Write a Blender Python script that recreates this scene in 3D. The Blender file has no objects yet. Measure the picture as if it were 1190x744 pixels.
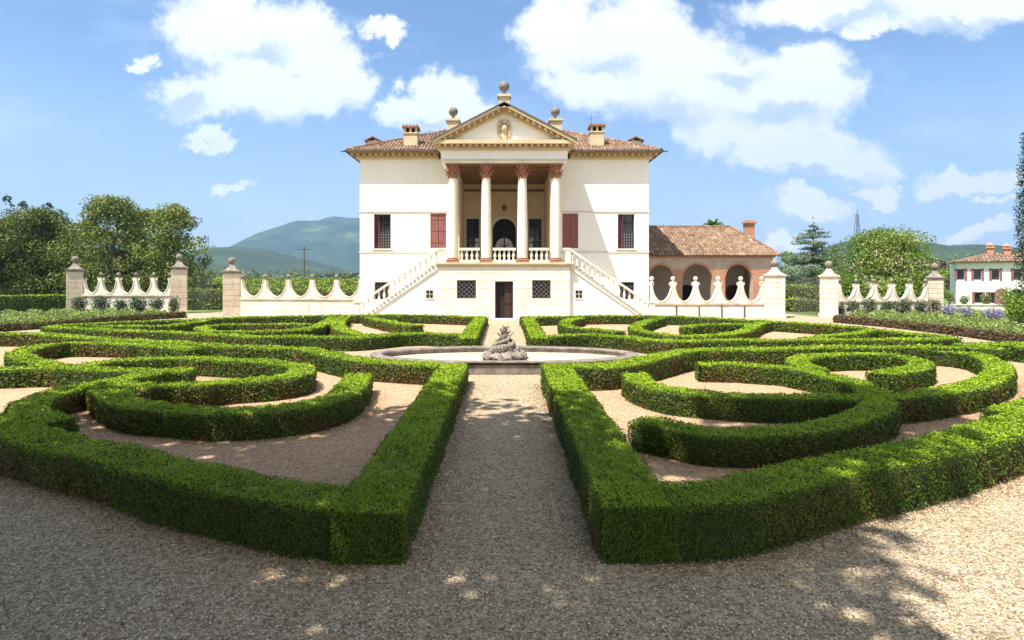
import bpy, math, random
import numpy as np
from mathutils import Vector
random.seed(7); RNG = np.random.default_rng(11)
PI = math.pi
SC = bpy.context.scene; COL = SC.collection
F = 715.0; CX = 586.0; HY = 322.0; CAMZ = 2.8          # survey of the photograph: focal length, axis and horizon, eye height
HH = 0.61                                              # height of the clipped box hedges

def gp(px, py, z=0.0):
    Y = F*(CAMZ-z)/(py-HY); return ((px-CX)*Y/F, Y)
def xat(px, Y): return (px-CX)*Y/F
def zat(py, Y): return CAMZ-(py-HY)*Y/F

# ------------------------------------------------------------------ materials
def new_mat(name):
    m = bpy.data.materials.new(name); m.use_nodes = True
    nt = m.node_tree; b = nt.nodes['Principled BSDF']
    return m, nt, b
def N(nt, typ, **kw):
    n = nt.nodes.new(typ)
    for k, v in kw.items():
        if k.startswith('i_'): n.inputs[k[2:].replace('_', ' ')].default_value = v
        else: setattr(n, k, v)
    return n
def ramp(nt, stops, fac, interp='LINEAR'):
    r = nt.nodes.new('ShaderNodeValToRGB'); cr = r.color_ramp; cr.interpolation = interp
    while len(cr.elements) > 1: cr.elements.remove(cr.elements[0])
    cr.elements[0].position = stops[0][0]; cr.elements[0].color = (*stops[0][1], 1)
    for p, c in stops[1:]:
        e = cr.elements.new(p); e.color = (*c, 1)
    nt.links.new(fac, r.inputs['Fac']); return r.outputs['Color']
def mixc(nt, a, b, fac, blend='MIX'):
    m = nt.nodes.new('ShaderNodeMix'); m.data_type = 'RGBA'; m.blend_type = blend
    for sock, v in ((m.inputs[6], a), (m.inputs[7], b), (m.inputs[0], fac)):
        if hasattr(v, 'links'): nt.links.new(v, sock)
        elif isinstance(v, tuple): sock.default_value = (*v, 1)
        else: sock.default_value = v
    return m.outputs[2]
def coords(nt, world=False):
    if world: return nt.nodes.new('ShaderNodeNewGeometry').outputs['Position']
    return nt.nodes.new('ShaderNodeTexCoord').outputs['Object']
def noise(nt, vec, scale, detail=4, rough=.55):
    n = N(nt, 'ShaderNodeTexNoise', i_Scale=scale, i_Detail=detail, i_Roughness=rough)
    nt.links.new(vec, n.inputs['Vector']); return n.outputs['Fac']
def bump(nt, b, h, strength, dist):
    n = N(nt, 'ShaderNodeBump', i_Strength=strength, i_Distance=dist)
    nt.links.new(h, n.inputs['Height']); nt.links.new(n.outputs['Normal'], b.inputs['Normal'])
def stone(name, c1, c2, scale=1.5, rough=.85, fine=14, bumpd=.01, bstr=.4, stain=None, spec=.3):
    m, nt, b = new_mat(name); v = coords(nt)
    col = ramp(nt, [(.35, c1), (.68, c2)], noise(nt, v, scale, 6, .62))
    f = noise(nt, v, fine, 5, .6)
    col = mixc(nt, col, ramp(nt, [(.3, (.78,)*3), (.7, (1.0,)*3)], f), .55, 'MULTIPLY')
    if stain:
        mp = N(nt, 'ShaderNodeMapping'); mp.inputs['Scale'].default_value = (1.6, 1.6, .35); nt.links.new(v, mp.inputs['Vector'])
        s = ramp(nt, [(.54, (0, 0, 0)), (.72, (1, 1, 1))], noise(nt, mp.outputs['Vector'], stain[1], 6, .65))
        sm = N(nt, 'ShaderNodeMath', operation='MULTIPLY'); sm.inputs[1].default_value = stain[2]; nt.links.new(s, sm.inputs[0])
        col = mixc(nt, col, stain[0], sm.outputs[0])
    nt.links.new(col, b.inputs['Base Color'])
    b.inputs['Roughness'].default_value = rough; b.inputs['Specular IOR Level'].default_value = spec
    bump(nt, b, f, bstr, bumpd)
    return m
M = {}
M['stucco'] = stone('white_stucco', (.83, .80, .745), (.88, .86, .82), .35, .9, 9, .006, .3, ((.6, .52, .4), .5, .18))
M['limestone'] = stone('pale_limestone', (.68, .61, .50), (.81, .76, .66), .9, .85, 8, .01, .4, ((.45, .36, .25), .8, .35))
M['wallstone'] = stone('garden_wall_stone', (.60, .52, .42), (.78, .71, .61), 1.1, .9, 7, .012, .5, ((.26, .22, .17), 1.2, .6))
M['pillar'] = stone('pillar_stone', (.50, .40, .30), (.70, .60, .47), 1.3, .9, 7, .015, .6, ((.22, .18, .13), 1.0, .6))
M['ochre'] = stone('ochre_cornice', (.33, .20, .07), (.46, .30, .12), 1.5, .85, 9, .01, .3)
M['cream'] = stone('cream_moulding', (.52, .40, .24), (.63, .51, .34), 1.5, .85, 9, .01, .3)
M['beige'] = stone('loggia_plaster', (.68, .52, .31), (.76, .61, .40), .8, .9, 9, .006, .3)
M['coffer'] = stone('ceiling_timber', (.20, .11, .045), (.28, .16, .07), 2, .8, 9, .006, .3)
M['column'] = stone('column_stone', (.74, .66, .52), (.84, .77, .65), 1, .8, 9, .006, .3)
M['redstone'] = stone('red_brown_stone', (.24, .10, .06), (.40, .20, .125), 5, .85, 20, .02, .5)
M['oldstone'] = stone('weathered_stone', (.16, .135, .11), (.34, .29, .24), 4, .95, 16, .03, .8, ((.06, .055, .04), 3, .7))
M['fountain'] = stone('fountain_stone', (.13, .10, .085), (.30, .245, .20), 3, .95, 14, .02, .7, ((.08, .06, .05), 2.4, .7))
M['ball'] = stone('lichen_ball_stone', (.13, .115, .10), (.28, .25, .2), 4, .95, 16, .02, .6)
M['shutter'] = stone('faded_red_shutter', (.225, .08, .075), (.29, .115, .105), 3, .7, 12, .004, .2)
M['shutterdark'] = stone('dark_red_shutter', (.075, .02, .025), (.12, .032, .038), 3, .7, 12, .004, .2)
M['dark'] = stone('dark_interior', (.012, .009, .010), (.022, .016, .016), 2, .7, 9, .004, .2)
M['wood'] = stone('dark_brown_wood', (.04, .018, .013), (.07, .03, .024), 3, .6, 12, .004, .3)
M['lattice'] = stone('light_grey_iron', (.17, .155, .15), (.25, .23, .22), 8, .6, 20, .002, .3)
M['iron'] = stone('grey_iron', (.07, .07, .065), (.14, .13, .12), 8, .6, 20, .002, .3)
M['lead'] = stone('lead_gutter', (.07, .06, .05), (.12, .11, .10), 3, .6, 9, .004, .2)
M['brick'] = None
M['greyplaster'] = stone('mauve_grey_plaster', (.62, .53, .47), (.70, .61, .55), .8, .9, 9, .006, .3)
M['pinkplaster'] = stone('worn_pink_plaster', (.40, .31, .245), (.53, .43, .35), 1.2, .9, 10, .01, .4)
M['bark'] = stone('tree_bark', (.07, .05, .035), (.16, .12, .085), 3, .95, 18, .04, .8)
M['farmwall'] = stone('farmhouse_limewash', (.85, .82, .76), (.89, .87, .82), .5, .9, 9, .004, .2)
M['string'] = stone('string_course_stone', (.60, .52, .46), (.68, .60, .53), 1, .9, 9, .006, .3)
M['white'] = stone('white_paint', (.75, .75, .74), (.82, .82, .81), 2, .6, 9, .004, .2)

def brick_mat():
    m, nt, b = new_mat('orange_brick'); v = coords(nt)
    mp = N(nt, 'ShaderNodeMapping'); mp.inputs['Rotation'].default_value = (PI/2, 0, 0); nt.links.new(v, mp.inputs['Vector'])
    br = N(nt, 'ShaderNodeTexBrick'); br.inputs['Scale'].default_value = 4.0
    br.inputs['Color1'].default_value = (.50, .225, .125, 1); br.inputs['Color2'].default_value = (.38, .17, .095, 1)
    br.inputs['Mortar'].default_value = (.45, .36, .27, 1); br.inputs['Mortar Size'].default_value = .012
    nt.links.new(mp.outputs['Vector'], br.inputs['Vector'])
    col = mixc(nt, br.outputs['Color'], ramp(nt, [(.3, (.7,)*3), (.7, (1.1,)*3)], noise(nt, v, 1.4, 5)), .7, 'MULTIPLY')
    nt.links.new(col, b.inputs['Base Color']); b.inputs['Roughness'].default_value = .9
    return m
M['brick'] = brick_mat()

def tint_mat(name, stops, rough=.55, trans=.0, noise_sc=None, spec=.25, gloss=.0):
    """Colour by the 'tint' value stored on every leaf or tile."""
    m, nt, b = new_mat(name)
    at = N(nt, 'ShaderNodeAttribute', attribute_name='tint')
    col = ramp(nt, stops, at.outputs['Fac'])
    nt.links.new(col, b.inputs['Base Color'])
    b.inputs['Roughness'].default_value = rough; b.inputs['Specular IOR Level'].default_value = spec
    if trans > 0:
        t = N(nt, 'ShaderNodeBsdfTranslucent'); nt.links.new(mixc(nt, col, (.9, 1, .35), .35, 'MULTIPLY'), t.inputs['Color'])
        mx = N(nt, 'ShaderNodeMixShader'); mx.inputs[0].default_value = trans
        nt.links.new(b.outputs[0], mx.inputs[1]); nt.links.new(t.outputs[0], mx.inputs[2])
        nt.links.new(mx.outputs[0], nt.nodes['Material Output'].inputs['Surface'])
    return m
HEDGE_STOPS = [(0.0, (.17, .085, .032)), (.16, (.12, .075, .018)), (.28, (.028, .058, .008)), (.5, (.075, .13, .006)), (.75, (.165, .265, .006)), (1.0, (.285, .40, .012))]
M['box'] = tint_mat('box_leaf', HEDGE_STOPS, .5, .22)
M['twig'] = stone('hedge_twigs', (.022, .030, .008), (.045, .050, .014), 9, .95, 40, .02, .5)
M['tree'] = tint_mat('tree_leaf', [(0, (.06, .075, .016)), (.5, (.13, .165, .03)), (1, (.25, .28, .065))], .55, .25)
M['cedar'] = tint_mat('cedar_needles', [(0, (.05, .085, .05)), (.6, (.14, .19, .12)), (1, (.25, .31, .20))], .6, .15)
M['fresh'] = tint_mat('fresh_leaf', [(0, (.07, .12, .012)), (.5, (.13, .21, .018)), (.85, (.22, .30, .035)), (.87, (.5, .38, .27)), (1, (.62, .46, .38))], .55, .3)
M['vine'] = tint_mat('vine_leaf', [(0, (.09, .15, .018)), (.5, (.20, .31, .028)), (1, (.36, .48, .05))], .55, .3)
M['rose'] = tint_mat('bed_leaf', [(0, (.06, .09, .02)), (.5, (.16, .23, .05)), (.9, (.30, .37, .11)), (1, (.38, .42, .2))], .6, .25)
M['greyshrub'] = tint_mat('grey_green_leaf', [(0, (.03, .045, .02)), (.5, (.06, .09, .04)), (1, (.13, .17, .09))], .6, .15)
M['lavender'] = tint_mat('lavender_flower', [(0, (.10, .14, .08)), (.45, (.20, .19, .26)), (1, (.36, .31, .5))], .6, .2)
M['purple'] = tint_mat('purple_leaf', [(0, (.035, .016, .022)), (1, (.09, .04, .055))], .6, .15)
M['cypress'] = tint_mat('cypress_needles', [(0, (.014, .03, .012)), (.6, (.03, .06, .018)), (1, (.07, .11, .03))], .6, .1)
M['brownhedge'] = tint_mat('brown_hedge_leaf', [(0, (.11, .05, .035)), (.55, (.15, .085, .045)), (.7, (.10, .11, .03)), (1, (.17, .2, .05))], .6, .15)
M['tile'] = tint_mat('clay_roof_tile', [(0, (.08, .05, .036)), (.28, (.15, .092, .06)), (.55, (.225, .14, .09)), (.8, (.30, .205, .135)), (1, (.38, .30, .21))], .85)

def glass_mat():
    m, nt, b = new_mat('window_glass'); b.inputs['Base Color'].default_value = (.02, .022, .028, 1)
    b.inputs['Roughness'].default_value = .08; b.inputs['Specular IOR Level'].default_value = .6; return m
M['glass'] = glass_mat()
def water_mat():
    m, nt, b = new_mat('pool_water'); b.inputs['Base Color'].default_value = (.62, .57, .46, 1)
    b.inputs['Roughness'].default_value = .04; b.inputs['IOR'].default_value = 1.33; b.inputs['Specular IOR Level'].default_value = .9
    bump(nt, b, noise(nt, coords(nt), 3.5, 2), .12, .02); return m
M['water'] = water_mat()

def gravel_mat(name, dark, mid, light, cell, patch=(.92, 1.05), bump_d=.012, leaf=None):
    m, nt, b = new_mat(name); v = coords(nt, True)
    def vor(sc):
        n = N(nt, 'ShaderNodeTexVoronoi', feature='F1'); n.inputs['Scale'].default_value = sc
        nt.links.new(v, n.inputs['Vector']); return n
    a, c = vor(1/cell), vor(.43/cell)
    sp = N(nt, 'ShaderNodeSeparateColor'); nt.links.new(a.outputs['Color'], sp.inputs[0])
    sp2 = N(nt, 'ShaderNodeSeparateColor'); nt.links.new(c.outputs['Color'], sp2.inputs[0])
    mm = N(nt, 'ShaderNodeMath', operation='MULTIPLY_ADD'); mm.inputs[1].default_value = .6
    nt.links.new(sp.outputs[0], mm.inputs[0])
    m2 = N(nt, 'ShaderNodeMath', operation='MULTIPLY'); m2.inputs[1].default_value = .4; nt.links.new(sp2.outputs[0], m2.inputs[0])
    nt.links.new(m2.outputs[0], mm.inputs[2])
    col = ramp(nt, [(.12, dark), (.48, mid), (.85, light)], mm.outputs[0])
    big = noise(nt, v, .55, 6, .65)
    col = mixc(nt, col, ramp(nt, [(.3, (patch[0],)*3), (.7, (patch[1],)*3)], big), 1.0, 'MULTIPLY')
    if leaf:
        s = ramp(nt, [(.60, (0, 0, 0)), (.70, (1, 1, 1))], noise(nt, v, leaf[1], 7, .7))
        sm = N(nt, 'ShaderNodeMath', operation='MULTIPLY'); sm.inputs[1].default_value = leaf[2]; nt.links.new(s, sm.inputs[0])
        col = mixc(nt, col, leaf[0], sm.outputs[0])
    nt.links.new(col, b.inputs['Base Color']); b.inputs['Roughness'].default_value = .9; b.inputs['Specular IOR Level'].default_value = .2
    inv = N(nt, 'ShaderNodeMath', operation='SUBTRACT'); inv.inputs[0].default_value = 1; nt.links.new(a.outputs['Distance'], inv.inputs[1])
    bump(nt, b, inv.outputs[0], 1.0, bump_d)
    return m
M['gravel'] = gravel_mat('pale_gravel', (.14, .10, .06), (.34, .262, .165), (.58, .465, .315), .015, leaf=((.19, .115, .055), .8, .3))
M['bedgravel'] = gravel_mat('pink_gravel', (.22, .125, .065), (.45, .285, .165), (.60, .41, .26), .014, leaf=((.25, .14, .07), 1.6, .4))
def grass_mat():
    m, nt, b = new_mat('field_grass'); v = coords(nt, True)
    col = ramp(nt, [(.3, (.06, .11, .02)), (.55, (.10, .16, .03)), (.75, (.16, .19, .05))], noise(nt, v, .08, 8, .7))
    col = mixc(nt, col, ramp(nt, [(.3, (.6,)*3), (.7, (1.2,)*3)], noise(nt, v, 3, 5)), .8, 'MULTIPLY')
    nt.links.new(col, b.inputs['Base Color']); b.inputs['Roughness'].default_value = .95; return m
M['grass'] = grass_mat()
def hill_mat(name, c1, c2, c3, sc):
    m, nt, b = new_mat(name); v = coords(nt, True)
    col = ramp(nt, [(.35, c1), (.55, c2), (.70, c3)], noise(nt, v, sc, 8, .62))
    col = mixc(nt, col, ramp(nt, [(.3, (.55,)*3), (.7, (1.2,)*3)], noise(nt, v, sc*12, 5)), .8, 'MULTIPLY')
    nt.links.new(col, b.inputs['Base Color']); b.inputs['Roughness'].default_value = .95; return m
M['hill'] = hill_mat('wooded_hill', (.012, .03, .012), (.028, .055, .02), (.085, .12, .04), .009)
M['hill2'] = hill_mat('dark_wooded_hill', (.012, .026, .012), (.022, .045, .018), (.045, .07, .028), .02)

# ------------------------------------------------------------------ meshes
class MB:
    def __init__(s): s.v = []; s.f = []; s.t = []; s.m = []
    def add(s, vs, fs, tint=None, mi=0):
        o = len(s.v); s.v += [tuple(p) for p in vs]; s.f += [tuple(i+o for i in f) for f in fs]
        s.t += [tint if tint is not None else .5]*len(vs); s.m += [mi]*len(fs); return s
    def box(s, x0, x1, y0, y1, z0, z1, mi=0):
        if x0 > x1: x0, x1 = x1, x0
        vs = [(x, y, z) for z in (z0, z1) for y in (y0, y1) for x in (x0, x1)]
        return s.add(vs, [(0, 2, 3, 1), (4, 5, 7, 6), (0, 1, 5, 4), (2, 6, 7, 3), (0, 4, 6, 2), (1, 3, 7, 5)], mi=mi)
    def prism(s, poly, a, b, axis='y', mi=0):
        """poly: 2-D outline (x,z for axis y; y,z for axis x; x,y for axis z) extruded from a to b."""
        def P(p, t): return {'y': (p[0], t, p[1]), 'x': (t, p[0], p[1]), 'z': (p[0], p[1], t)}[axis]
        n = len(poly); vs = [P(p, a) for p in poly]+[P(p, b) for p in poly]
        fs = [tuple(range(n)), tuple(range(2*n-1, n-1, -1))]+[(i, i+n, (i+1) % n+n, (i+1) % n) for i in range(n)]
        return s.add(vs, fs, mi=mi)
    def lathe(s, prof, cx, cy, n=16, cz=0, mi=0):
        vs = []; fs = []
        for r, z in prof:
            for k in range(n):
                a = 2*PI*k/n; vs.append((cx+r*math.cos(a), cy+r*math.sin(a), cz+z))
        for i in range(len(prof)-1):
            for k in range(n):
                a, b = i*n+k, i*n+(k+1) % n; fs.append((a, b, b+n, a+n))
        fs.append(tuple(range(n-1, -1, -1))); fs.append(tuple(range((len(prof)-1)*n, len(prof)*n)))
        return s.add(vs, fs, mi=mi)
    def tube(s, p, q, r0, r1=None, n=8, mi=0):
        r1 = r0 if r1 is None else r1
        p, q = Vector(p), Vector(q); d = (q-p).normalized(); u = d.orthogonal().normalized(); w = d.cross(u)
        vs = [p+(u*math.cos(2*PI*k/n)+w*math.sin(2*PI*k/n))*r0 for k in range(n)]+[q+(u*math.cos(2*PI*k/n)+w*math.sin(2*PI*k/n))*r1 for k in range(n)]
        fs = [(k, (k+1) % n, (k+1) % n+n, k+n) for k in range(n)]+[tuple(range(n-1, -1, -1)), tuple(range(n, 2*n))]
        return s.add(vs, fs, mi=mi)
    def ball(s, c, r, n=14, sz=1.0, mi=0):
        prof = [(max(1e-3, r*math.sin(PI*i/10)), -r*sz*math.cos(PI*i/10)) for i in range(11)]
        return s.lathe(prof, c[0], c[1], n, c[2], mi)
    def beam(s, p, q, w, h, mi=0):
        """bar of width w (horizontal) and height h from p to q"""
        p, q = Vector(p), Vector(q); d = (q-p).normalized()
        u = Vector((-d.y, d.x, 0)); u = u.normalized() if u.length > 1e-6 else Vector((0, 1, 0))
        if abs(d.z) > .999: u = Vector((1, 0, 0))
        t = d.cross(u).normalized()
        vs = [c+u*a*w/2+t*b*h/2 for c in (p, q) for a, b in ((-1, -1), (1, -1), (1, 1), (-1, 1))]
        return s.add(vs, [(0, 3, 2, 1), (4, 5, 6, 7), (0, 1, 5, 4), (1, 2, 6, 5), (2, 3, 7, 6), (3, 0, 4, 7)], mi=mi)
    def build(s, name, mats, parent=None, org=None, smooth=False, bev=0):
        if org is None: org = parent.get('_org', (0, 0, 0)) if parent is not None else (0, 0, 0)
        me = bpy.data.meshes.new(name)
        me.from_pydata([(a-org[0], b-org[1], c-org[2]) for a, b, c in s.v], [], s.f)
        for m in (mats if isinstance(mats, (list, tuple)) else [mats]): me.materials.append(m)
        if len(set(s.m)) > 1: me.polygons.foreach_set('material_index', s.m)
        if any(t != .5 for t in s.t):
            at = me.attributes.new('tint', 'FLOAT', 'POINT'); at.data.foreach_set('value', s.t)
        o = bpy.data.objects.new(name, me); COL.objects.link(o)
        if smooth:
            me.polygons.foreach_set('use_smooth', [True]*len(me.polygons))
            try: me.set_sharp_from_angle(angle=math.radians(38))
            except Exception: pass
        if parent is not None:
            o.parent = parent
        else: o.location = org
        o['_org'] = org
        if bev:
            b = o.modifiers.new('soft_edges', 'BEVEL'); b.width = bev; b.segments = 1; b.limit_method = 'ANGLE'
        return o
def tag(o, label, cat=None, group=None, kind=None):
    if label: o['label'] = label
    if cat: o['category'] = cat
    if group: o['group'] = group
    if kind: o['kind'] = kind
    return o
def thing(name, label, cat, loc, group=None):
    o = bpy.data.objects.new(name, None); COL.objects.link(o); o.location = loc; o['_org'] = loc; o.empty_display_size = .3
    return tag(o, label, cat, group)
def dup(root, loc, label=None, rz=0):
    r = root.copy(); COL.objects.link(r); r.location = loc; r.rotation_euler = (0, 0, rz)
    if label: r['label'] = label
    for ch in list(root.children):
        c = ch.copy(); COL.objects.link(c); c.parent = r
        for g in list(ch.children):
            d = g.copy(); COL.objects.link(d); d.parent = c
    return r
def struct(name, o): o.name = name; o['kind'] = 'structure'; return o

def quads_object(name, V, Fc, tint, mi, mats, org=(0, 0, 0), parent=None):
    """fast mesh from numpy arrays; all faces quads"""
    me = bpy.data.meshes.new(name); V = np.asarray(V, np.float32)-np.asarray(org, np.float32)
    nf = len(Fc); me.vertices.add(len(V)); me.vertices.foreach_set('co', V.ravel())
    me.loops.add(nf*4); me.loops.foreach_set('vertex_index', np.asarray(Fc, np.int32).ravel())
    me.polygons.add(nf); me.polygons.foreach_set('loop_start', np.arange(0, nf*4, 4, dtype=np.int32))
    try: me.polygons.foreach_set('loop_total', np.full(nf, 4, np.int32))
    except Exception: pass
    for m in mats: me.materials.append(m)
    me.polygons.foreach_set('material_index', np.asarray(mi, np.int32))
    me.update(calc_edges=True)
    at = me.attributes.new('tint', 'FLOAT', 'POINT'); at.data.foreach_set('value', np.asarray(tint, np.float32))
    o = bpy.data.objects.new(name, me); COL.objects.link(o)
    if parent is not None: o.parent = parent
    else: o.location = org
    o["_org"] = tuple(float(a) for a in org)
    return o
def lumps(P, k=1.0):
    x, y, z = P[:, 0]*k, P[:, 1]*k, P[:, 2]*k
    return (np.sin(7.1*x+1.3*np.sin(5.3*y)+z*3)*np.sin(6.3*y+1.7*np.sin(4.1*x)+z*5)*.5+np.sin(17*x+9*y+13*z)*.25+np.sin(2.3*x-3.1*y+1)*.5+np.sin(29*x-23*y+31*z)*.15)
def leaves(P, Nn, size, jitter=.7, aspect=.62):
    n = len(P); d = Nn+RNG.normal(0, jitter, (n, 3)); d /= np.linalg.norm(d, axis=1)[:, None]+1e-9
    r = RNG.normal(0, 1, (n, 3)); t = np.cross(d, r); t /= np.linalg.norm(t, axis=1)[:, None]+1e-9
    b = np.cross(d, t); s = (size*RNG.uniform(.7, 1.3, n))[:, None]
    V = np.stack([P-t*s*.6, P+b*s*aspect*.5, P+t*s*.6, P-b*s*aspect*.5], 1).reshape(-1, 3)
    return V, np.arange(n*4).reshape(n, 4)

# ------------------------------------------------------------------ hedges
def spline(pts, step=.1, closed=False):
    P = np.array(pts, float)
    if len(P) == 2: q = P
    else:
        E = np.vstack([2*P[0]-P[1], P, 2*P[-1]-P[-2]]); out = []
        for i in range(1, len(E)-2):
            p0, p1, p2, p3 = E[i-1], E[i], E[i+1], E[i+2]
            t = np.linspace(0, 1, 16, endpoint=False)[:, None]
            out.append(.5*((2*p1)+(-p0+p2)*t+(2*p0-5*p1+4*p2-p3)*t*t+(-p0+3*p1-3*p2+p3)*t**3))
        out.append(P[-1:]); q = np.vstack(out)
    d = np.r_[0, np.cumsum(np.linalg.norm(np.diff(q, axis=0), axis=1))]
    n = max(2, int(d[-1]/step)); s = np.linspace(0, d[-1], n)
    return np.stack([np.interp(s, d, q[:, 0]), np.interp(s, d, q[:, 1])], 1), d[-1]
def hedge(name, label, cat, strips, h=.5, w=.8, mats=None, dens=3.0, k=.0028, smin=.019, smax=.13, tb=(.72, .98), ts=(.28, .62), brown=.85, group=None, rough=.028, z0=0.0, kind=None, jit=.6):
    mats = mats or [M['twig'], M['box']]
    VV, FF, TT, MI = [], [], [], []; nv = 0
    allc = np.vstack([np.array(s, float) for s in strips]); org = (float(allc[:, 0].mean()), float(allc[:, 1].mean()), z0)
    for si, pts in enumerate(strips):
        c, L = spline(pts); n = len(c)
        tg = np.gradient(c, axis=0); tg /= np.linalg.norm(tg, axis=1)[:, None]+1e-9
        nr = np.stack([-tg[:, 1], tg[:, 0]], 1)
        hh = h+.004*si; wi = w-.05
        prof = [(-wi/2+.02, 0), (-wi/2, hh*.3), (-wi/2, hh*.7), (-wi/2+.02, hh-.07), (-wi/2+.07, hh-.03), (-wi/6, hh-.025), (wi/6, hh-.025), (wi/2-.07, hh-.03), (wi/2-.02, hh-.07), (wi/2, hh*.7), (wi/2, hh*.3), (wi/2-.02, 0)]
        m = len(prof); V = np.zeros((n, m, 3))
        for j, (a, z) in enumerate(prof):
            V[:, j, :2] = c+nr*a; V[:, j, 2] = z0+z
        Vf = V.reshape(-1, 3); up = Vf[:, 2] > z0+.05
        dl = lumps(Vf)*rough; Vf[up, 2] += dl[up]*.6
        idx = np.arange(n*m).reshape(n, m)
        f = np.stack([idx[:-1, :-1], idx[1:, :-1], idx[1:, 1:], idx[:-1, 1:]], -1).reshape(-1, 4)
        caps = []
        for e in (0, n-1):
            for j in range(m//2-1): caps.append([idx[e, j], idx[e, j+1], idx[e, m-2-j], idx[e, m-1-j]] if e else [idx[e, j], idx[e, m-1-j], idx[e, m-2-j], idx[e, j+1]])
        f = np.vstack([f, np.array(caps)])
        VV.append(Vf); FF.append(f+nv); nv += len(Vf); TT.append(np.full(len(Vf), .3)); MI.append(np.zeros(len(f), int))
        # leaves, chunked along the strip so that their size follows the distance
        seg = max(1, int(L/.5)); bounds = np.linspace(0, n-1, seg+1)
        for q in range(seg):
            mid = c[int((bounds[q]+bounds[q+1])/2)]; dist = math.hypot(mid[0], mid[1]); s = min(smax, max(smin, k*dist))
            ln = L/seg; per = w+2*hh; cnt = int(dens/(s*s)*per*ln)
            t = RNG.uniform(bounds[q], bounds[q+1], cnt); i0 = np.clip(t.astype(int), 0, n-2); fr = (t-i0)[:, None]
            C = c[i0]*(1-fr)+c[i0+1]*fr; NR = nr[i0]*(1-fr)+nr[i0+1]*fr
            u = RNG.uniform(0, per, cnt)
            top = (u > hh) & (u < hh+w); a = np.where(top, u-hh-w/2, np.where(u <= hh, -w/2, w/2)); z = np.where(top, hh, np.where(u <= hh, u, per-u))
            edge = np.clip((np.abs(a)-(w/2-.06))/.06, 0, 1)*top; z = z-edge*edge*.035
            P = np.stack([C[:, 0]+NR[:, 0]*a, C[:, 1]+NR[:, 1]*a, z0+z], 1)
            Nn = np.where(top[:, None], np.array([[0, 0, 1.]]), np.stack([NR[:, 0]*np.sign(a), NR[:, 1]*np.sign(a), np.full(cnt, .25)], 1))
            P += Nn*(lumps(P)*rough+RNG.normal(0, .012, cnt)+RNG.exponential(.009, cnt)-.010)[:, None]
            pat = lumps(P*np.array([1, 1, .6]), .32)+lumps(P, .11)*.7
            tt = np.where(top, RNG.uniform(tb[0], tb[1], cnt)+pat*.08, RNG.uniform(ts[0], ts[1], cnt)+pat*.08)  # tops lighter as new growth; side leaf colour darkened further to imitate shade
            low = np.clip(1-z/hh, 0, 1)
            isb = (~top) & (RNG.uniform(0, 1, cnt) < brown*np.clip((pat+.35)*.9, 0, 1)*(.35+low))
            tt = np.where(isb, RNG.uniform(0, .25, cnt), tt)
            keep = top | (RNG.uniform(0, 1, cnt) > .25*low) 
            P, Nn, tt = P[keep], Nn[keep], np.clip(tt[keep], 0, 1)
            if q in (0, seg-1):       # the end face
                e = 0 if q == 0 else n-1; cc = int(dens/(s*s)*w*hh); a2 = RNG.uniform(-w/2, w/2, cc); z2 = RNG.uniform(0, hh, cc)
                dr = -tg[0] if e == 0 else tg[-1]
                P2 = np.stack([c[e, 0]+nr[e, 0]*a2+dr[0]*.05, c[e, 1]+nr[e, 1]*a2+dr[1]*.05, z0+z2], 1); P2 += np.array([[dr[0], dr[1], 0]])*(lumps(P2)*rough)[:, None]
                P = np.vstack([P, P2]); Nn = np.vstack([Nn, np.tile([[dr[0], dr[1], .25]], (cc, 1))]); tt = np.r_[tt, RNG.uniform(ts[0], ts[1], cc)]
            LV, LF = leaves(P, Nn, s, jit); VV.append(LV); FF.append(LF+nv); nv += len(LV); TT.append(np.repeat(tt, 4)); MI.append(np.ones(len(LF), int))
    o = quads_object(name, np.vstack(VV), np.vstack(FF), np.concatenate(TT), np.concatenate(MI), mats, org)
    return tag(o, label, cat, group, kind)
def tp(*pts): return [gp(a, b, HH) for a, b in pts]
def level(h):
    global HH
    HH = h

# ------------------------------------------------------------------ trees
def crown_mesh(name, cx, cy, clumps, mat, leaf, dens, parent, trng=(.1, .9), jitter=.8, flat=1.0):
    Ps, Ns, Ts = [], [], []
    for (x, y, z, r, rz, ct) in clumps:
        cnt = max(12, int(dens*4*PI*r*r/(leaf*leaf)*.35)); d = RNG.normal(0, 1, (cnt, 3)); d /= np.linalg.norm(d, axis=1)[:, None]
        rr = RNG.uniform(.25, 1.12, cnt)**.5; P = d*rr[:, None]*np.array([r, r, rz])+np.array([x, y, z])
        P += (d*(lumps(P, .9)*.10*r)[:, None])
        Ps.append(P); Ns.append(d*np.array([1, 1, flat])+np.array([0, 0, .25])); Ts.append(np.clip(ct+RNG.normal(0, .16, cnt), 0, 1))
    P = np.vstack(Ps); V, Fc = leaves(P, np.vstack(Ns), leaf, jitter, .7)
    return quads_object(name, V, Fc, np.repeat(np.concatenate(Ts), 4), np.zeros(len(Fc), int), [mat], parent['_org'], parent)
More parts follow.
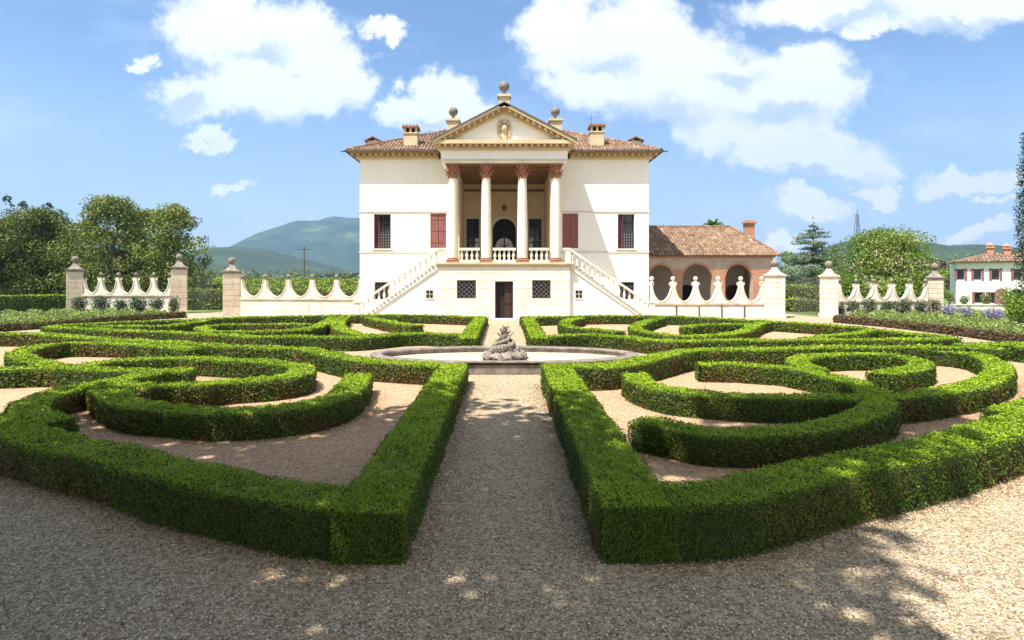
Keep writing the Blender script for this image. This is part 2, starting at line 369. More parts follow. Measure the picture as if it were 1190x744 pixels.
def trunk_mesh(x, y, h, r, spread, parent, nb=7, base=.25, mat=None, seed=1, zb=0):
    rnd = random.Random(seed); mb = MB(); p = Vector((x, y, zb-.05)); k = 6; pts = [p]
    for i in range(1, k+1): pts.append(Vector((x+rnd.uniform(-.04, .04)*h*i/k, y+rnd.uniform(-.04, .04)*h*i/k, zb+h*i/k)))
    for i in range(k): mb.tube(pts[i], pts[i+1], r*(1-.8*i/k)*(1.25 if i == 0 else 1), r*(1-.8*(i+1)/k), 8)
    for b in range(nb):
        t = base+(1-base)*b/nb; q = pts[min(k-1, int(t*k))].lerp(pts[min(k, int(t*k)+1)], (t*k) % 1)
        a = b*2.4+rnd.uniform(-.4, .4); L = spread*(1-.5*t)*rnd.uniform(.7, 1); m = q+Vector((math.cos(a)*L*.55, math.sin(a)*L*.55, L*.3)); e = q+Vector((math.cos(a)*L, math.sin(a)*L, L*.75))
        mb.tube(q, m, r*.42*(1-.6*t), r*.26*(1-.6*t), 6); mb.tube(m, e, r*.26*(1-.6*t), r*.08, 6)
    return mb.build('trunk', mat or M['bark'], parent)
def tree(name, label, x, y, h, r, mat, leaf=.2, nclump=46, base=.12, dens=1.0, seed=1, group=None, tr=(.2, .75), shape=1.0, cat='tree', trunk_r=None, zb=0):
    rnd = random.Random(seed*77+5); t = thing(name, label, cat, (x, y, zb), group)
    trunk_mesh(x, y, h*.8, trunk_r or .035*h, r*.8, t, seed=seed, zb=zb)
    cl = []
    for i in range(nclump):
        u = rnd.uniform(0, 1); z = base+(1-base)*u; prof = math.sin(PI*min(1, (u*.92+.12))**shape)**.6
        a = rnd.uniform(0, 2*PI); rr = r*prof*rnd.uniform(.3, .98); cr = r*rnd.uniform(.18, .42)
        cz = min(h*z, h-cr*.9)
        cl.append((x+rr*math.cos(a), y+rr*math.sin(a), zb+cz, cr, cr*rnd.uniform(.6, .85), rnd.uniform(*tr)))
    crown_mesh('crown', x, y, cl, mat, leaf, dens, t)
    return t
SUNX, SUNY = .357, .357                                # how far a shadow runs per metre of height
SUN_EL = math.atan2(1, math.hypot(SUNX, SUNY)); SUN_ROT = math.atan2(-SUNX, -SUNY)
# ================================================================== THE SETTING
def sheet(name, poly, z, mat, kind='structure'):
    me = bpy.data.meshes.new(name); me.from_pydata([(x, y, z) for x, y in poly], [], [tuple(range(len(poly)))])
    me.materials.append(mat); o = bpy.data.objects.new(name, me); COL.objects.link(o); o['kind'] = kind
    if me.polygons[0].normal.z < 0: me.flip_normals()
    return o
sheet('ground', [(-6000, -3000), (6000, -3000), (6000, 7000), (-6000, 7000)], 0, M['grass'])
# gravel court: wide terrace, widening paths to the gates
sheet('gravel_court', [(-34, -30), (34, -30), (36, 34), (30, 47), (22.4, 43.2), (20, 55), (-10, 60), (-20, 47.5), (-24, 49), (-35, 34)], .004, M['gravel'])
# ---- hedges of the parterre: plan survey (px on the hedge-top plane)
PX = 1.32
level(.57)
FR_front = [(PX+.0, 6.36)]+tp((820, 571), (870, 562), (924, 550), (980, 537), (1038, 527), (1095, 515), (1150, 500), (1190, 487), (1240, 472))
FR_path = [(PX, 6.02), (PX, 15.9)]
level(.54)
FR_back = [(PX-.3, 15.5)]+tp((700, 426.5), (735, 421.5), (765, 415), (785, 410.5), (805, 407.8), (840, 407), (880, 406.3), (920, 405.5), (980, 404), (1030, 404.3), (1100, 404), (1140, 405.8), (1167, 407.5))
level(.47)
FR_S = tp((812, 422.3), (850, 423), (881, 424.7), (915, 427), (950, 433), (980, 440), (1003, 449), (1017, 459), (1021, 469), (1010, 479), (985, 488), (945, 496.5), (900, 500.5), (850, 502), (810, 499.5), (775, 492), (742, 487))
FR_S2 = tp((737, 433.5), (743, 441), (760, 448.5), (787, 454), (827, 457.5), (881, 460.5), (920, 461.5), (954, 461), (990, 461), (1012, 460))
FR_loop = tp((1060, 405.5), (1090, 407.5), (1115, 409.5), (1137, 413), (1153, 419.5), (1161, 428), (1158, 436), (1143, 444), (1118, 450.5), (1080, 456.5), (1045, 460.5), (1012, 462))
FR_ring = tp((950, 430), (932, 424), (927, 418.5), (942, 413.8), (985, 411.7), (1030, 412.3), (1057, 416), (1070, 422), (1063, 428), (1042, 432), (1021, 434.5))
level(.51)
FL_front = tp((-60, 477), (0, 493), (70, 514), (131, 525), (190, 541), (250, 555), (310, 566), (363, 575))+[(-PX, 6.33)]
FL_path = [(-PX, 6.0), (-PX, 16.3)]
FL_back = [(-PX+.2, 15.9)]+tp((461, 421), (425, 418.5), (398, 414.5), (378, 410), (355, 405.5), (335, 404.3), (307, 403.7), (265, 402.3), (212, 398.5), (140, 395), (94, 391.8), (53, 388.6), (20, 387.6), (-40, 388))
level(.46)
FL_ring = tp((228, 406), (212, 405), (177, 401.8), (130, 399.3), (82, 399.2), (52, 402), (30, 406.5), (22, 412), (32, 418), (50, 422.5), (75, 427))
FL_C = tp((95, 425.5), (121, 420.6), (144, 418.7), (189, 416.3), (226, 416.6), (260, 418), (299, 420), (332, 423), (350, 428), (348, 434), (333, 438.5), (310, 441), (277, 443), (240, 446), (205, 448), (174, 448.5), (145, 447.5), (122, 448.5))
FL_P = tp((-60, 426), (0, 429), (54, 427.3), (100, 428.7), (140, 430.3), (168, 431.5))
FL_T = tp((224, 429.3), (189, 431), (162, 436), (138, 441), (114, 447.5))
FL_arc = tp((118, 447), (90, 449.5), (63, 456), (42, 464), (33, 474), (38, 482), (53, 487.5), (67, 489.5))
FL_S = tp((122, 449), (130, 456), (143, 465), (170, 471.5), (210, 474.5), (260, 477.5), (299, 476.5), (343, 472.5), (373, 467), (395, 459), (407, 450), (413, 441), (417, 434))
level(.5)
RR_path = [(PX, 22.9), (PX, 35.3)]
RR_front = [(PX-.3, 23.4)]+tp((680, 388.7), (720, 391), (749, 394), (770, 396.2), (795, 396), (826, 395.2), (860, 395), (900, 395), (941, 394.6), (1000, 394.5), (1060, 394), (1108, 392.5))
RR_rear = [(PX-.3, 34.9)]+tp((700, 367.1), (780, 367.8), (830, 370), (875, 372.6), (930, 375.5), (980, 379), (1017, 383), (1064, 388.2), (1106, 391.5))
RR_U = tp((675, 368.6), (662, 371.5), (656, 375.5), (662, 379.5), (685, 382), (705, 383.5), (721, 385))
RR_V = tp((768, 368.6), (752, 373), (740, 378), (740, 382), (752, 385.5), (773, 388.5), (802, 390), (835, 389), (857, 386), (870, 381.5), (878, 377), (890, 374))
RR_W = tp((797, 380.5), (808, 377.5), (830, 377), (860, 376.5), (877, 376))
RR_X = tp((936, 393), (962, 390), (992, 387), (1012, 383.5))
RL_path = [(-PX-.06, 22.9), (-PX-.06, 35.6)]
RL_front = [(-PX+.2, 24.0)]+tp((500, 387.3), (465, 388), (430, 391), (408, 392.3), (385, 391.6), (354, 390.8), (307, 391.2), (260, 389), (212, 386.5), (177, 385), (130, 383.3), (90, 381.2), (56, 380))
RL_rear = [(-PX+.2, 35.2)]+tp((480, 366.3), (400, 366.6), (330, 367.7), (270, 369.5), (236, 371), (189, 372.8), (140, 374.5), (90, 377.2), (57, 379.4))
RL_ring = tp((362, 376.3), (307, 376.4), (270, 376.6), (246, 378), (234, 381), (241, 383.8), (262, 385), (307, 384.6), (352, 382.3), (371, 378), (381, 373), (388, 368.5))
RL_Z = tp((110, 379.3), (150, 378.8), (190, 378.3), (215, 375.6), (238, 372.2))
RL_C = tp((400, 368), (393, 374), (396, 381), (410, 386.5), (432, 389.5))
RL_T = tp((428, 368.5), (446, 372.3), (466, 376), (485, 378.3))
G = 'clipped box hedges of the parterre'
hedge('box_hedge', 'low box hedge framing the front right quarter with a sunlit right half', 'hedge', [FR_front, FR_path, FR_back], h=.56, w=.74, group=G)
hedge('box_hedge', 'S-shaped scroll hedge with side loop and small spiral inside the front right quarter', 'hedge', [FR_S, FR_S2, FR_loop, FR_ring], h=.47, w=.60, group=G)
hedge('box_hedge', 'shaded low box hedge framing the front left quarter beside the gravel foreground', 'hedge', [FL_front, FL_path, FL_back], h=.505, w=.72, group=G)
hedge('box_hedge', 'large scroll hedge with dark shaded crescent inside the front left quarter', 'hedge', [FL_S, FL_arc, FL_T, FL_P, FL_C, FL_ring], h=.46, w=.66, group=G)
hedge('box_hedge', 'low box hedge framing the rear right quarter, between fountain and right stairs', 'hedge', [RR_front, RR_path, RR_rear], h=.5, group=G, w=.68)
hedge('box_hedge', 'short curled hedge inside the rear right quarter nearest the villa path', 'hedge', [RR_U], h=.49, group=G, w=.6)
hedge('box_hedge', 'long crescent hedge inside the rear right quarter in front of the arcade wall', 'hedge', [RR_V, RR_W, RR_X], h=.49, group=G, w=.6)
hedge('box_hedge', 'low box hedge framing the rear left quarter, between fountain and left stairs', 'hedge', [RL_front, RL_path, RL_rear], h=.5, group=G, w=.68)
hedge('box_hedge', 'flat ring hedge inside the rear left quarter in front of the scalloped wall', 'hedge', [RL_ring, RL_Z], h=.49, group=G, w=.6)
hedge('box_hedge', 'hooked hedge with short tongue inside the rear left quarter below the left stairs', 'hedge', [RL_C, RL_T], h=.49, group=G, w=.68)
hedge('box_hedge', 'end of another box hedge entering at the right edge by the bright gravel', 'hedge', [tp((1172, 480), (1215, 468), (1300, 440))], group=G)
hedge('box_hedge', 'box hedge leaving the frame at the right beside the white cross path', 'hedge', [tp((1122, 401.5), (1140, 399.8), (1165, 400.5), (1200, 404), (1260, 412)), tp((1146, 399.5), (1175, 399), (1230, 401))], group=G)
# gravel inside the quarters
def inner(*parts): return [p for s in parts for p in s]
sheet('bed_gravel', inner(FR_front, [gp(1300, 440), gp(1230, 412)], FR_back[::-1]), .008, M['bedgravel'])
sheet('bed_gravel', inner(FL_front, FL_back), .008, M['bedgravel'])
sheet('bed_gravel', inner(RR_front, RR_rear[::-1]), .008, M['bedgravel'])
sheet('bed_gravel', inner(RL_front, RL_rear[::-1]), .008, M['bedgravel'])

# ---- side beds: low border hedges, rose beds, lavender, shrubs
BH = [M['twig'], M['brownhedge']]
def lp(z, *pts): return [gp(a, b, z) for a, b in pts]
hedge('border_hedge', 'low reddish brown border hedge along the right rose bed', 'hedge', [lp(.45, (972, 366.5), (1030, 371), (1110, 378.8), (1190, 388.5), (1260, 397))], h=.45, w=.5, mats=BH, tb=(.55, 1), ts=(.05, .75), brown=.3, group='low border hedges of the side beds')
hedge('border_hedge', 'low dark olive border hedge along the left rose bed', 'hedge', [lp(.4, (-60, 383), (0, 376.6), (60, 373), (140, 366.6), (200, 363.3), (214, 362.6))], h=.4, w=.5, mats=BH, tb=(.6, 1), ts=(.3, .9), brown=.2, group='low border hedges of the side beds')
hedge('clipped_hedge', 'taller clipped green hedge at the left edge below the trees', 'hedge', [[(xat(-60, 46), 44), (xat(76, 50), 50)]], h=1.35, w=1.6, smax=.14, tb=(.6, .9), ts=(.3, .6), brown=.1)
hedge('clipped_hedge', 'low clipped hedge in the field beyond the left trees', 'hedge', [[(xat(60, 56), 56), (xat(215, 60), 60)]], h=1.0, w=1.4, smax=.16, tb=(.6, .9), ts=(.3, .6), brown=.1)
def scatter_bed(name, label, poly, zmax, mat, leaf, n, group=None, bumpy=.9):
    P = np.array(poly); lo, hi = P.min(0), P.max(0); pts = []
    q = RNG.uniform(lo, hi, (n*3, 2)); x, y = q[:, 0], q[:, 1]; ins = np.zeros(len(q), bool); j = len(P)-1
    for i in range(len(P)):
        c = ((P[i, 1] > y) != (P[j, 1] > y)) & (x < (P[j, 0]-P[i, 0])*(y-P[i, 1])/(P[j, 1]-P[i, 1]+1e-12)+P[i, 0]); ins ^= c; j = i
    q = q[ins][:n]; cell = np.sin(q[:, 0]*2.9+np.sin(q[:, 1]*2.1))*np.sin(q[:, 1]*3.3+1.1*np.sin(q[:, 0]*1.7))
    top = zmax*(1-bumpy*.5+bumpy*.5*cell); z = top*RNG.uniform(0, 1, len(q))**.45
    Q = np.stack([q[:, 0], q[:, 1], z], 1); V, Fc = leaves(Q, np.tile([[0, 0, 1.]], (len(Q), 1)), np.full(len(Q), leaf), 1.0)
    t = np.clip(.45+.25*cell+RNG.normal(0, .2, len(Q)), 0, 1)
    o = quads_object(name, V, Fc, np.repeat(t, 4), np.zeros(len(Fc), int), [mat]); o['kind'] = 'stuff'; tag(o, label); return o
scatter_bed('bedding_plants', 'loose green rose foliage filling the right side bed', lp(.3, (985, 365.5), (1030, 370), (1110, 377.5), (1190, 387), (1260, 395), (1300, 380), (1260, 368), (1150, 362.5), (1060, 361.5), (1000, 362.5)), .6, M['rose'], .11, 34000)
scatter_bed('bedding_plants', 'loose pale green rose foliage filling the left side bed', lp(.3, (-60, 381), (0, 375), (60, 371.5), (140, 365.5), (205, 362.2), (160, 360.5), (80, 361), (0, 364), (-60, 366)), .6, M['rose'], .11, 34000)
def shrub(name, label, px, py, Y, wpx, hpx, mat, leaf=.1, seed=1, group=None, cat='shrub', nc=12, tr=(.3, .8), dens=1.9):
    x = xat(px, Y); r = wpx/2*Y/F; h = hpx*Y/F; t = thing(name, label, cat, (x, Y, 0), group); rnd = random.Random(seed)
    mb = MB()
    for i in range(5): a = i*1.3; mb.tube((x, Y, -.02), (x+.4*r*math.cos(a), Y+.4*r*math.sin(a), h*.7), .03, .012, 5)
    mb.build('stem', M['bark'], t)
    cl = [(x+r*.55*math.cos(i*2.4)*rnd.uniform(.4, 1), Y+r*.55*math.sin(i*2.4)*rnd.uniform(.4, 1), h*rnd.uniform(.35, .72), r*rnd.uniform(.35, .5), h*.3, rnd.uniform(*tr)) for i in range(nc)]
    crown_mesh('foliage', x, Y, cl, mat, leaf, dens, t); return t
for i, (px, w) in enumerate([(92, 22), (116, 26), (140, 20), (160, 24), (182, 22), (202, 18)]):
    shrub('grey_shrub', ['dark rounded shrub against the far left pillar', 'grey green shrub second along the left scalloped wall', 'small shrub below the middle of the left scalloped wall', 'spreading grey shrub fourth along the left scalloped wall', 'dark shrub near the gate end of the left wall', 'dark little shrub at the foot of the left gate pillar'][i], px, 0, 45.2, w, [23, 24, 20, 22, 21, 24][i], M['greyshrub'], seed=i+3, group='shrubs along the garden walls', tr=(.15, .7))
for i, (px, w) in enumerate([(976, 16), (992, 20), (1011, 22), (1031, 20), (1050, 24), (1070, 20), (1086, 18)]):
    shrub('grey_shrub', ['dark shrub at the foot of the right gate pillar', 'grey shrub second along the right scalloped wall', 'tall grey green shrub third along the right wall', 'dark green shrub fourth along the right wall', 'broad grey shrub fifth along the right wall', 'dark shrub sixth along the right scalloped wall', 'shrub against the far right pillar'][i], px, 0, 42.6, w, [18, 22, 25, 21, 23, 22, 24][i], M['greyshrub'], seed=i+13, group='shrubs along the garden walls', tr=(.15, .75))
for i, (px, w) in enumerate([(1103, 15), (1122, 14), (1155, 24)]):
    shrub('lavender_clump', ['purple lavender clump nearest the far right pillar', 'small purple lavender clump, the middle one of three', 'broad pale lavender clump in front of the farmhouse arch'][i], px, 0, 40.5-i*1.5, w+4, 20, M['lavender'], .09, i+40, 'lavender clumps in the right bed', 'lavender', tr=(.4, .9))
shrub('round_shrub', 'dense dark green shrub at the right edge beside the farmhouse', 1186, 0, 31.5, 44, 50, M['vine'], .1, 61, nc=16, tr=(.05, .5), dens=1.5)
shrub('low_shrub', 'bright green bush beside the farmhouse arch', 1172, 0, 44, 26, 38, M['rose'], .12, 62, nc=10)

# ---- fallen leaves and loose pebbles on the gravel
def along(strip, n, side, near=.36, far=.85):
    c, L = spline(strip); tg = np.gradient(c, axis=0); tg /= np.linalg.norm(tg, axis=1)[:, None]+1e-9; i = RNG.integers(0, len(c), n); d = side*(near+RNG.exponential(.14, n).clip(0, far-near))
    return np.stack([c[i, 0]-tg[i, 1]*d+RNG.normal(0, .05, n), c[i, 1]+tg[i, 0]*d+RNG.normal(0, .05, n)], 1)
q = np.vstack([np.stack([RNG.uniform(-11, 11, 3800), RNG.uniform(3.5, 18, 3800)], 1)]+[along(st, 2600, sd) for st, sd in ((FR_front, -1), (FR_front, 1), (FL_front, -1), (FL_front, 1), (FR_path, 1), (FL_path, -1), (FR_S, 1), (FL_S, -1), (FR_loop, 1), (FL_C, -1))])
nl = len(q); q = np.column_stack([q, np.full(nl, .015)])
V, Fc = leaves(q, np.tile([[0, 0, 1.]], (nl, 1)), np.full(nl, .024), .3)
M['litter'] = tint_mat('leaf_litter', [(0, (.10, .055, .028)), (.6, (.21, .12, .055)), (1, (.33, .22, .11))], .8)
o = quads_object('fallen_leaves', V, Fc, np.repeat(RNG.uniform(0, 1, nl), 4), np.zeros(nl, int), [M['litter']]); o['kind'] = 'stuff'; tag(o, 'scattered brown fallen leaves and clippings on the gravel')
npb = 42000; yy = 4.2+12*RNG.uniform(0, 1, npb)**1.7; xx = RNG.uniform(-1, 1, npb)*yy*.9
s_ = RNG.uniform(.005, .013, npb); a_ = RNG.uniform(0, PI, npb); e_ = RNG.uniform(.6, 1, npb)
V = np.zeros((npb, 8, 3)); zz = .004+.006
for k in range(4):
    aa = a_+k*PI/2; V[:, k, 0] = xx+s_*np.cos(aa)*(e_ if k % 2 else 1); V[:, k, 1] = yy+s_*np.sin(aa)*(e_ if k % 2 else 1); V[:, k, 2] = zz
    V[:, k+4, 0] = xx+.55*s_*np.cos(aa)*(e_ if k % 2 else 1); V[:, k+4, 1] = yy+.55*s_*np.sin(aa)*(e_ if k % 2 else 1); V[:, k+4, 2] = zz+s_*.75
b_ = np.arange(npb)[:, None]*8; Fc = np.concatenate([b_+np.array([f]) for f in ((0, 1, 5, 4), (1, 2, 6, 5), (2, 3, 7, 6), (3, 0, 4, 7), (4, 5, 6, 7))])
M['pebble'] = tint_mat('pebble_stone', [(0, (.14, .10, .065)), (.35, (.36, .28, .19)), (.8, (.58, .49, .37)), (1, (.74, .68, .58))], .85)
o = quads_object('loose_pebbles', V.reshape(-1, 3), Fc, np.repeat(RNG.uniform(0, 1, npb), 8), np.zeros(len(Fc), int), [M['pebble']]); o['kind'] = 'stuff'; tag(o, 'loose pale pebbles lying on the gravel')

# ---- hills
def hill(name, prof, D, depth, mat, seed=1, rows=26, foot=0.0, rough=.03):
    pxs = np.array([p[0] for p in prof], float); pys = np.array([p[1] for p in prof], float)
    n = 160; X = np.linspace(pxs[0], pxs[-1], n); H = np.interp(X, pxs, [zat(b, D) for b in pys]); H = np.convolve(np.pad(H, 4, 'edge'), np.hanning(9)/np.hanning(9).sum(), 'valid')[:n]
    V = []; sp = seed*3.7
    for r in range(rows+1):
        t = r/rows*1.6; prof_t = math.sin(min(t, 1.6)/1.0*PI/2)**1.0 if t <= 1 else math.cos((t-1)/.6*PI/2)
        for i in range(n):
            x = (X[i]-CX)*D/F; y = D-depth+depth*t
            rid = math.sin(x*.006+sp+t*2)*.5+math.sin(x*.017+1.3*sp-t*3)*.3+math.sin(x*.05+t*9+sp)*.12+random.uniform(-.5, .5)*.12
            z = H[i]*max(0, prof_t)*(1+(rough*rid*4 if t < .97 else rough*.25*rid))-3*(prof_t < .02)
            V.append((x, y, z))
    Fs = [(r*n+i, r*n+i+1, (r+1)*n+i+1, (r+1)*n+i) for r in range(rows) for i in range(n-1)]
    me = bpy.data.meshes.new(name); me.from_pydata(V, [], Fs); me.materials.append(mat); me.polygons.foreach_set('use_smooth', [True]*len(Fs))
    o = bpy.data.objects.new(name, me); COL.objects.link(o); o['kind'] = 'structure'; return o
hill('hill', [(270, 312), (290, 296), (310, 284), (330, 273), (345, 265), (355, 262.5), (370, 262.5), (385, 262), (395, 258), (405, 256.5), (425, 257), (460, 264), (520, 280), (600, 300), (680, 318)], 2600, 900, M['hill'], 1)
hill('hill', [(150, 318), (190, 309), (222, 303), (245, 295), (268, 290), (295, 290), (315, 293), (345, 300), (370, 306), (395, 312), (420, 318)], 900, 300, M['hill2'], 2)
hill('hill', [(930, 310), (950, 298), (970, 285), (990, 279), (1010, 281), (1040, 289), (1060, 292), (1075, 289), (1095, 288), (1108, 291), (1118, 298), (1130, 308), (1150, 316)], 620, 200, M['hill2'], 3, rough=.05)
# mast on the right hill
t = thing('radio_mast', 'thin steel lattice mast on the wooded hill behind the blossoming tree', 'mast', (xat(996, 615), 615, 25))
mx, my = xat(996, 615), 615; zb, zt = 25, zat(249, 615); mb = MB()
for sx, sy in ((-1, -1), (1, -1), (1, 1), (-1, 1)): mb.tube((mx+sx*3.2, my+sy*3.2, zb), (mx+sx*.8, my+sy*.8, zt), .4, .25, 5)
for k in range(10):
    a = zb+(zt-zb)*k/10; b = zb+(zt-zb)*(k+1)/10; wa = 3.2-2.4*k/10; wb = 3.2-2.4*(k+1)/10
    for sx in (-1, 1): mb.tube((mx+sx*wa, my-wa, a), (mx-sx*wb, my-wb, b), .22, .22, 4)
    mb.tube((mx-wb, my-wb, b), (mx+wb, my-wb, b), .22, .22, 4)
mb.build('lattice', M['iron'], t); mb = MB(); mb.tube((mx, my, zt), (mx, my, zt+6), .3, .1, 6); mb.build('antenna', M['iron'], t)
# pole in the vineyard
mb = MB(); X, Y = xat(353.5, 110), 110; mb.tube((X, Y, 0), (X, Y, zat(287, Y)), .16, .1, 8); mb.beam((X-.9, Y, zat(290, Y)), (X+.9, Y, zat(290, Y)), .12, .12)
tag(mb.build('utility_pole', M['bark'], org=(X, Y, 0)), 'thin wooden utility pole standing in the vineyard before the hills', 'pole')

# ---- vineyard rows and tree belt beyond the wall
VM = [M['twig'], M['vine']]
rows = [(52, 1.7, 'nearest vineyard row right behind the left scalloped wall'), (58, 1.95, 'second vineyard row behind the left scalloped wall'), (66, 2.15, 'third vineyard row behind the left scalloped wall'), (76, 2.3, 'fourth vineyard row behind the left scalloped wall'), (90, 2.5, 'farthest vineyard row before the dark tree belt')]
for i, (Y, h, lab) in enumerate(rows):
    hedge('vine_row', lab, 'vines', [[(xat(205, Y), Y+1), (xat(440, Y), Y-1)]], h=h, w=1.2, mats=VM, dens=1.6, smax=.22, tb=(.4, .95), ts=(.2, .8), brown=.05, rough=.28, jit=1.0, group='vineyard rows beyond the wall')
hedge('vine_row', 'vineyard row seen through the right gate', 'vines', [[(xat(905, 56), 56), (xat(985, 56), 56)]], h=1.9, w=1.4, mats=VM, dens=1.6, smax=.2, tb=(.5, 1), ts=(.4, .9), brown=.0, rough=.25, jit=1.0, group='vineyard rows beyond the wall')
hedge('vine_row', 'low leafy row close behind the right gate', 'vines', [[(xat(905, 50), 50), (xat(985, 50), 50)]], h=.9, w=1.2, mats=VM, dens=1.6, smax=.2, tb=(.5, 1), ts=(.2, .7), brown=.0, rough=.25, jit=1.0, group='vineyard rows beyond the wall')
def belt(name, label, Y, x0, x1, h0, h1, mat, leaf, n, seed):
    rnd = random.Random(seed); t = thing(name, label, None, ((x0+x1)/2, Y, 0)); t['kind'] = 'stuff'; cl = []
    for i in range(n):
        x = x0+(x1-x0)*(i+rnd.random())/n; h = rnd.uniform(h0, h1); r = h*.42
        cl.append((x, Y+rnd.uniform(-4, 4), h*.62, r, h*.38, rnd.uniform(.1, .7))); cl.append((x+rnd.uniform(-2, 2), Y, h*.3, r*1.1, h*.3, rnd.uniform(.1, .6)))
    o = crown_mesh('far_woodland', 0, 0, cl, mat, leaf, 1.0, t); o.parent = None; o.location = t.location; o['kind'] = 'stuff'; tag(o, label); bpy.data.objects.remove(t); return o
belt('far_woodland', 'dark belt of far trees beyond the vineyard', 170, xat(190, 170), xat(470, 170), 4.2, 5.6, M['tree'], .55, 34, 3)
belt('far_woodland', 'low far trees left of the villa under the hills', 260, xat(-80, 260), xat(260, 260), 6, 9, M['tree'], .8, 34, 4)
belt('far_woodland', 'far trees on the plain right of the arcade wing', 200, xat(890, 200), xat(1260, 200), 7, 11, M['tree'], .6, 40, 5)

# ---- trees on the left
TL = [(12, 64, 9.0, 3.6, .1), (47, 61, 9.6, 3.4, .2), (78, 66, 8.6, 3.0, .3), (104, 62, 8.4, 3.2, .4), (133, 58, 10.4, 3.5, .25), (166, 62, 9.6, 3.3, .3), (203, 57, 9.5, 2.7, .35), (-30, 58, 9, 3.6, .2)]
TLL = ['dark bushy tree at the left edge', 'broad dark tree second from the left edge', 'shorter green tree in the dip of the left tree row', 'green tree left of the tallest one in the left row', 'tallest tree of the left row, rising above the scalloped wall', 'full tree just right of the tallest one on the left', 'lighter narrow tree at the right end of the left tree row', 'tree whose crown just leans in from outside the left edge']
for i, (px, Y, h, r, ct) in enumerate(TL):
    tree('garden_tree', TLL[i], xat(px, Y), Y, h*1.03, r*1.12, M['tree'], .2, 110, -.02, 1.25, i+1, 'trees beyond the left wall', (ct-.1, ct+.5), 1.0)
for i, (px, Y, h) in enumerate([(8, 105, 15.2), (27, 108, 14.6), (57, 112, 14.8), (70, 110, 13.4)]):
    tree('far_tree', ['tall dark poplar behind the left trees, first from the edge', 'dark poplar behind the left trees, second from the edge', 'dark rounded poplar top above the dip in the left trees', 'smaller poplar top beside the rounded one'][i], xat(px, Y), Y, h+1.6, 2.1, M['cypress'], .34, 40, .3, 1.0, i+30, 'poplars behind the left trees', (.3, .8))
# ---- trees on the right
def conifer(name, label, x, y, h, r, mat, leaf, tiers, seed, droop=.12, dens=1.0, cat='tree', group=None):
    rnd = random.Random(seed); t = thing(name, label, cat, (x, y, 0), group); mb = MB(); mb.tube((x, y, -.05), (x, y, h*.97), .03*h, .02, 8); cl = []
    for k in range(tiers):
        u = k/tiers; z = h*(.14+.82*u); rr = r*(1-u)**.75*rnd.uniform(.5, 1.1)+.15; nb = 7 if u < .7 else 5
        for b in range(nb):
            a = b*2*PI/nb+k*.7+rnd.uniform(-.3, .3); L = rr*rnd.uniform(.6, 1.1); z = z+rnd.uniform(-.02, .02)*h; e = (x+L*math.cos(a), y+L*math.sin(a), z-L*droop); mb.tube((x, y, z), e, .05, .02, 4)
            for f in (.45, .75, 1.0): cl.append((x+L*f*math.cos(a), y+L*f*math.sin(a), z-L*f*droop, max(.22, L*.34), max(.14, L*.14), rnd.uniform(.2, .8)))
    cl.append((x, y, h*.98, .18, .5, .6)); mb.build('trunk', M['bark'], t); crown_mesh('crown', x, y, cl, mat, leaf, dens, t, flat=.6); return t
Y = 68; conifer('cedar_tree', 'open blue green cedar with layered boughs between the gate pillars', xat(945, Y), Y, zat(254, Y), 4.4, M['cedar'], .15, 16, 8, .02, .9)
conifer('cedar_tree', 'second lower cedar leaning behind the right gate pillar', xat(968, 74), 74, zat(283, 74), 3.6, M['cedar'], .17, 11, 9, .06, .9)
tree('garden_tree', 'yellow green tree between arcade wing and cedar', xat(915, 80), 80, zat(291, 80), 3.0, M['fresh'], .2, 34, .1, 1, 51, None, (.1, .6))
tree('blossom_tree', 'wide spreading tree with pale pink blossom behind the right scalloped wall', xat(1026, 58), 58, zat(262, 58), 5.0, M['fresh'], .17, 64, .10, 1.1, 52, None, (.05, .86), .85)
for i, (px, w, Y, h, ct) in enumerate([(985, 40, 54, 3.3, .3), (1020, 50, 53, 3.0, .5), (1052, 46, 54, 3.2, .4), (1080, 40, 60, 3.9, .15)]):
    shrub('large_shrub', ['green shrub under the blossom tree beside the gate pillar', 'yellow green shrub behind the middle scallops of the right wall', 'leafy shrub under the right side of the blossom tree', 'dark green shrub behind the far right pillar'][i], px, 0, Y, w, h*F/Y, M['fresh' if i < 3 else 'vine'], .17, i+70, 'large shrubs behind the right wall', tr=(ct-.1, ct+.3), nc=14)
tree('purple_tree', 'dark purple leaved tree left of the farmhouse', xat(1088, 100), 100, zat(301, 100), 3.4, M['purple'], .3, 30, .1, 1, 55, None, (.2, .8))
tree('garden_tree', 'dark green tree mass left of the farmhouse wall', xat(1098, 82), 82, zat(311, 82), 3.0, M['vine'], .22, 30, .02, 1, 56, None, (0, .4))
# cypress at the right edge
def columnar(name, label, x, y, h, r, seed, mat, leaf):
    rnd = random.Random(seed); t = thing(name, label, 'tree', (x, y, 0)); mb = MB(); mb.tube((x, y, -.05), (x, y, h*.9), .16, .03, 8); mb.build('trunk', M['bark'], t); cl = []
    for k in range(80):
        u = k/80; a = k*2.4; rr = r*(math.sin(PI*min(1, .18+u*.82))**.5)*.62; cl.append((x+rr*math.cos(a), y+rr*math.sin(a), .3+(h-.5)*u, r*rnd.uniform(.28, .5), r*.75, rnd.uniform(.1, .9)))
    crown_mesh('crown', x, y, cl, mat, leaf, 2.6, t); return t
Y = 34; columnar('cypress', 'tall dark cypress cut by the right edge of the picture', xat(1197, Y), Y, zat(148, Y), .72, 3, M['cypress'], .09)
Y = 66; columnar('cypress', 'small pointed cypress tip showing above the left end of the arcade roof', xat(771, Y), Y, zat(261, Y), .45, 4, M['cypress'], .14)
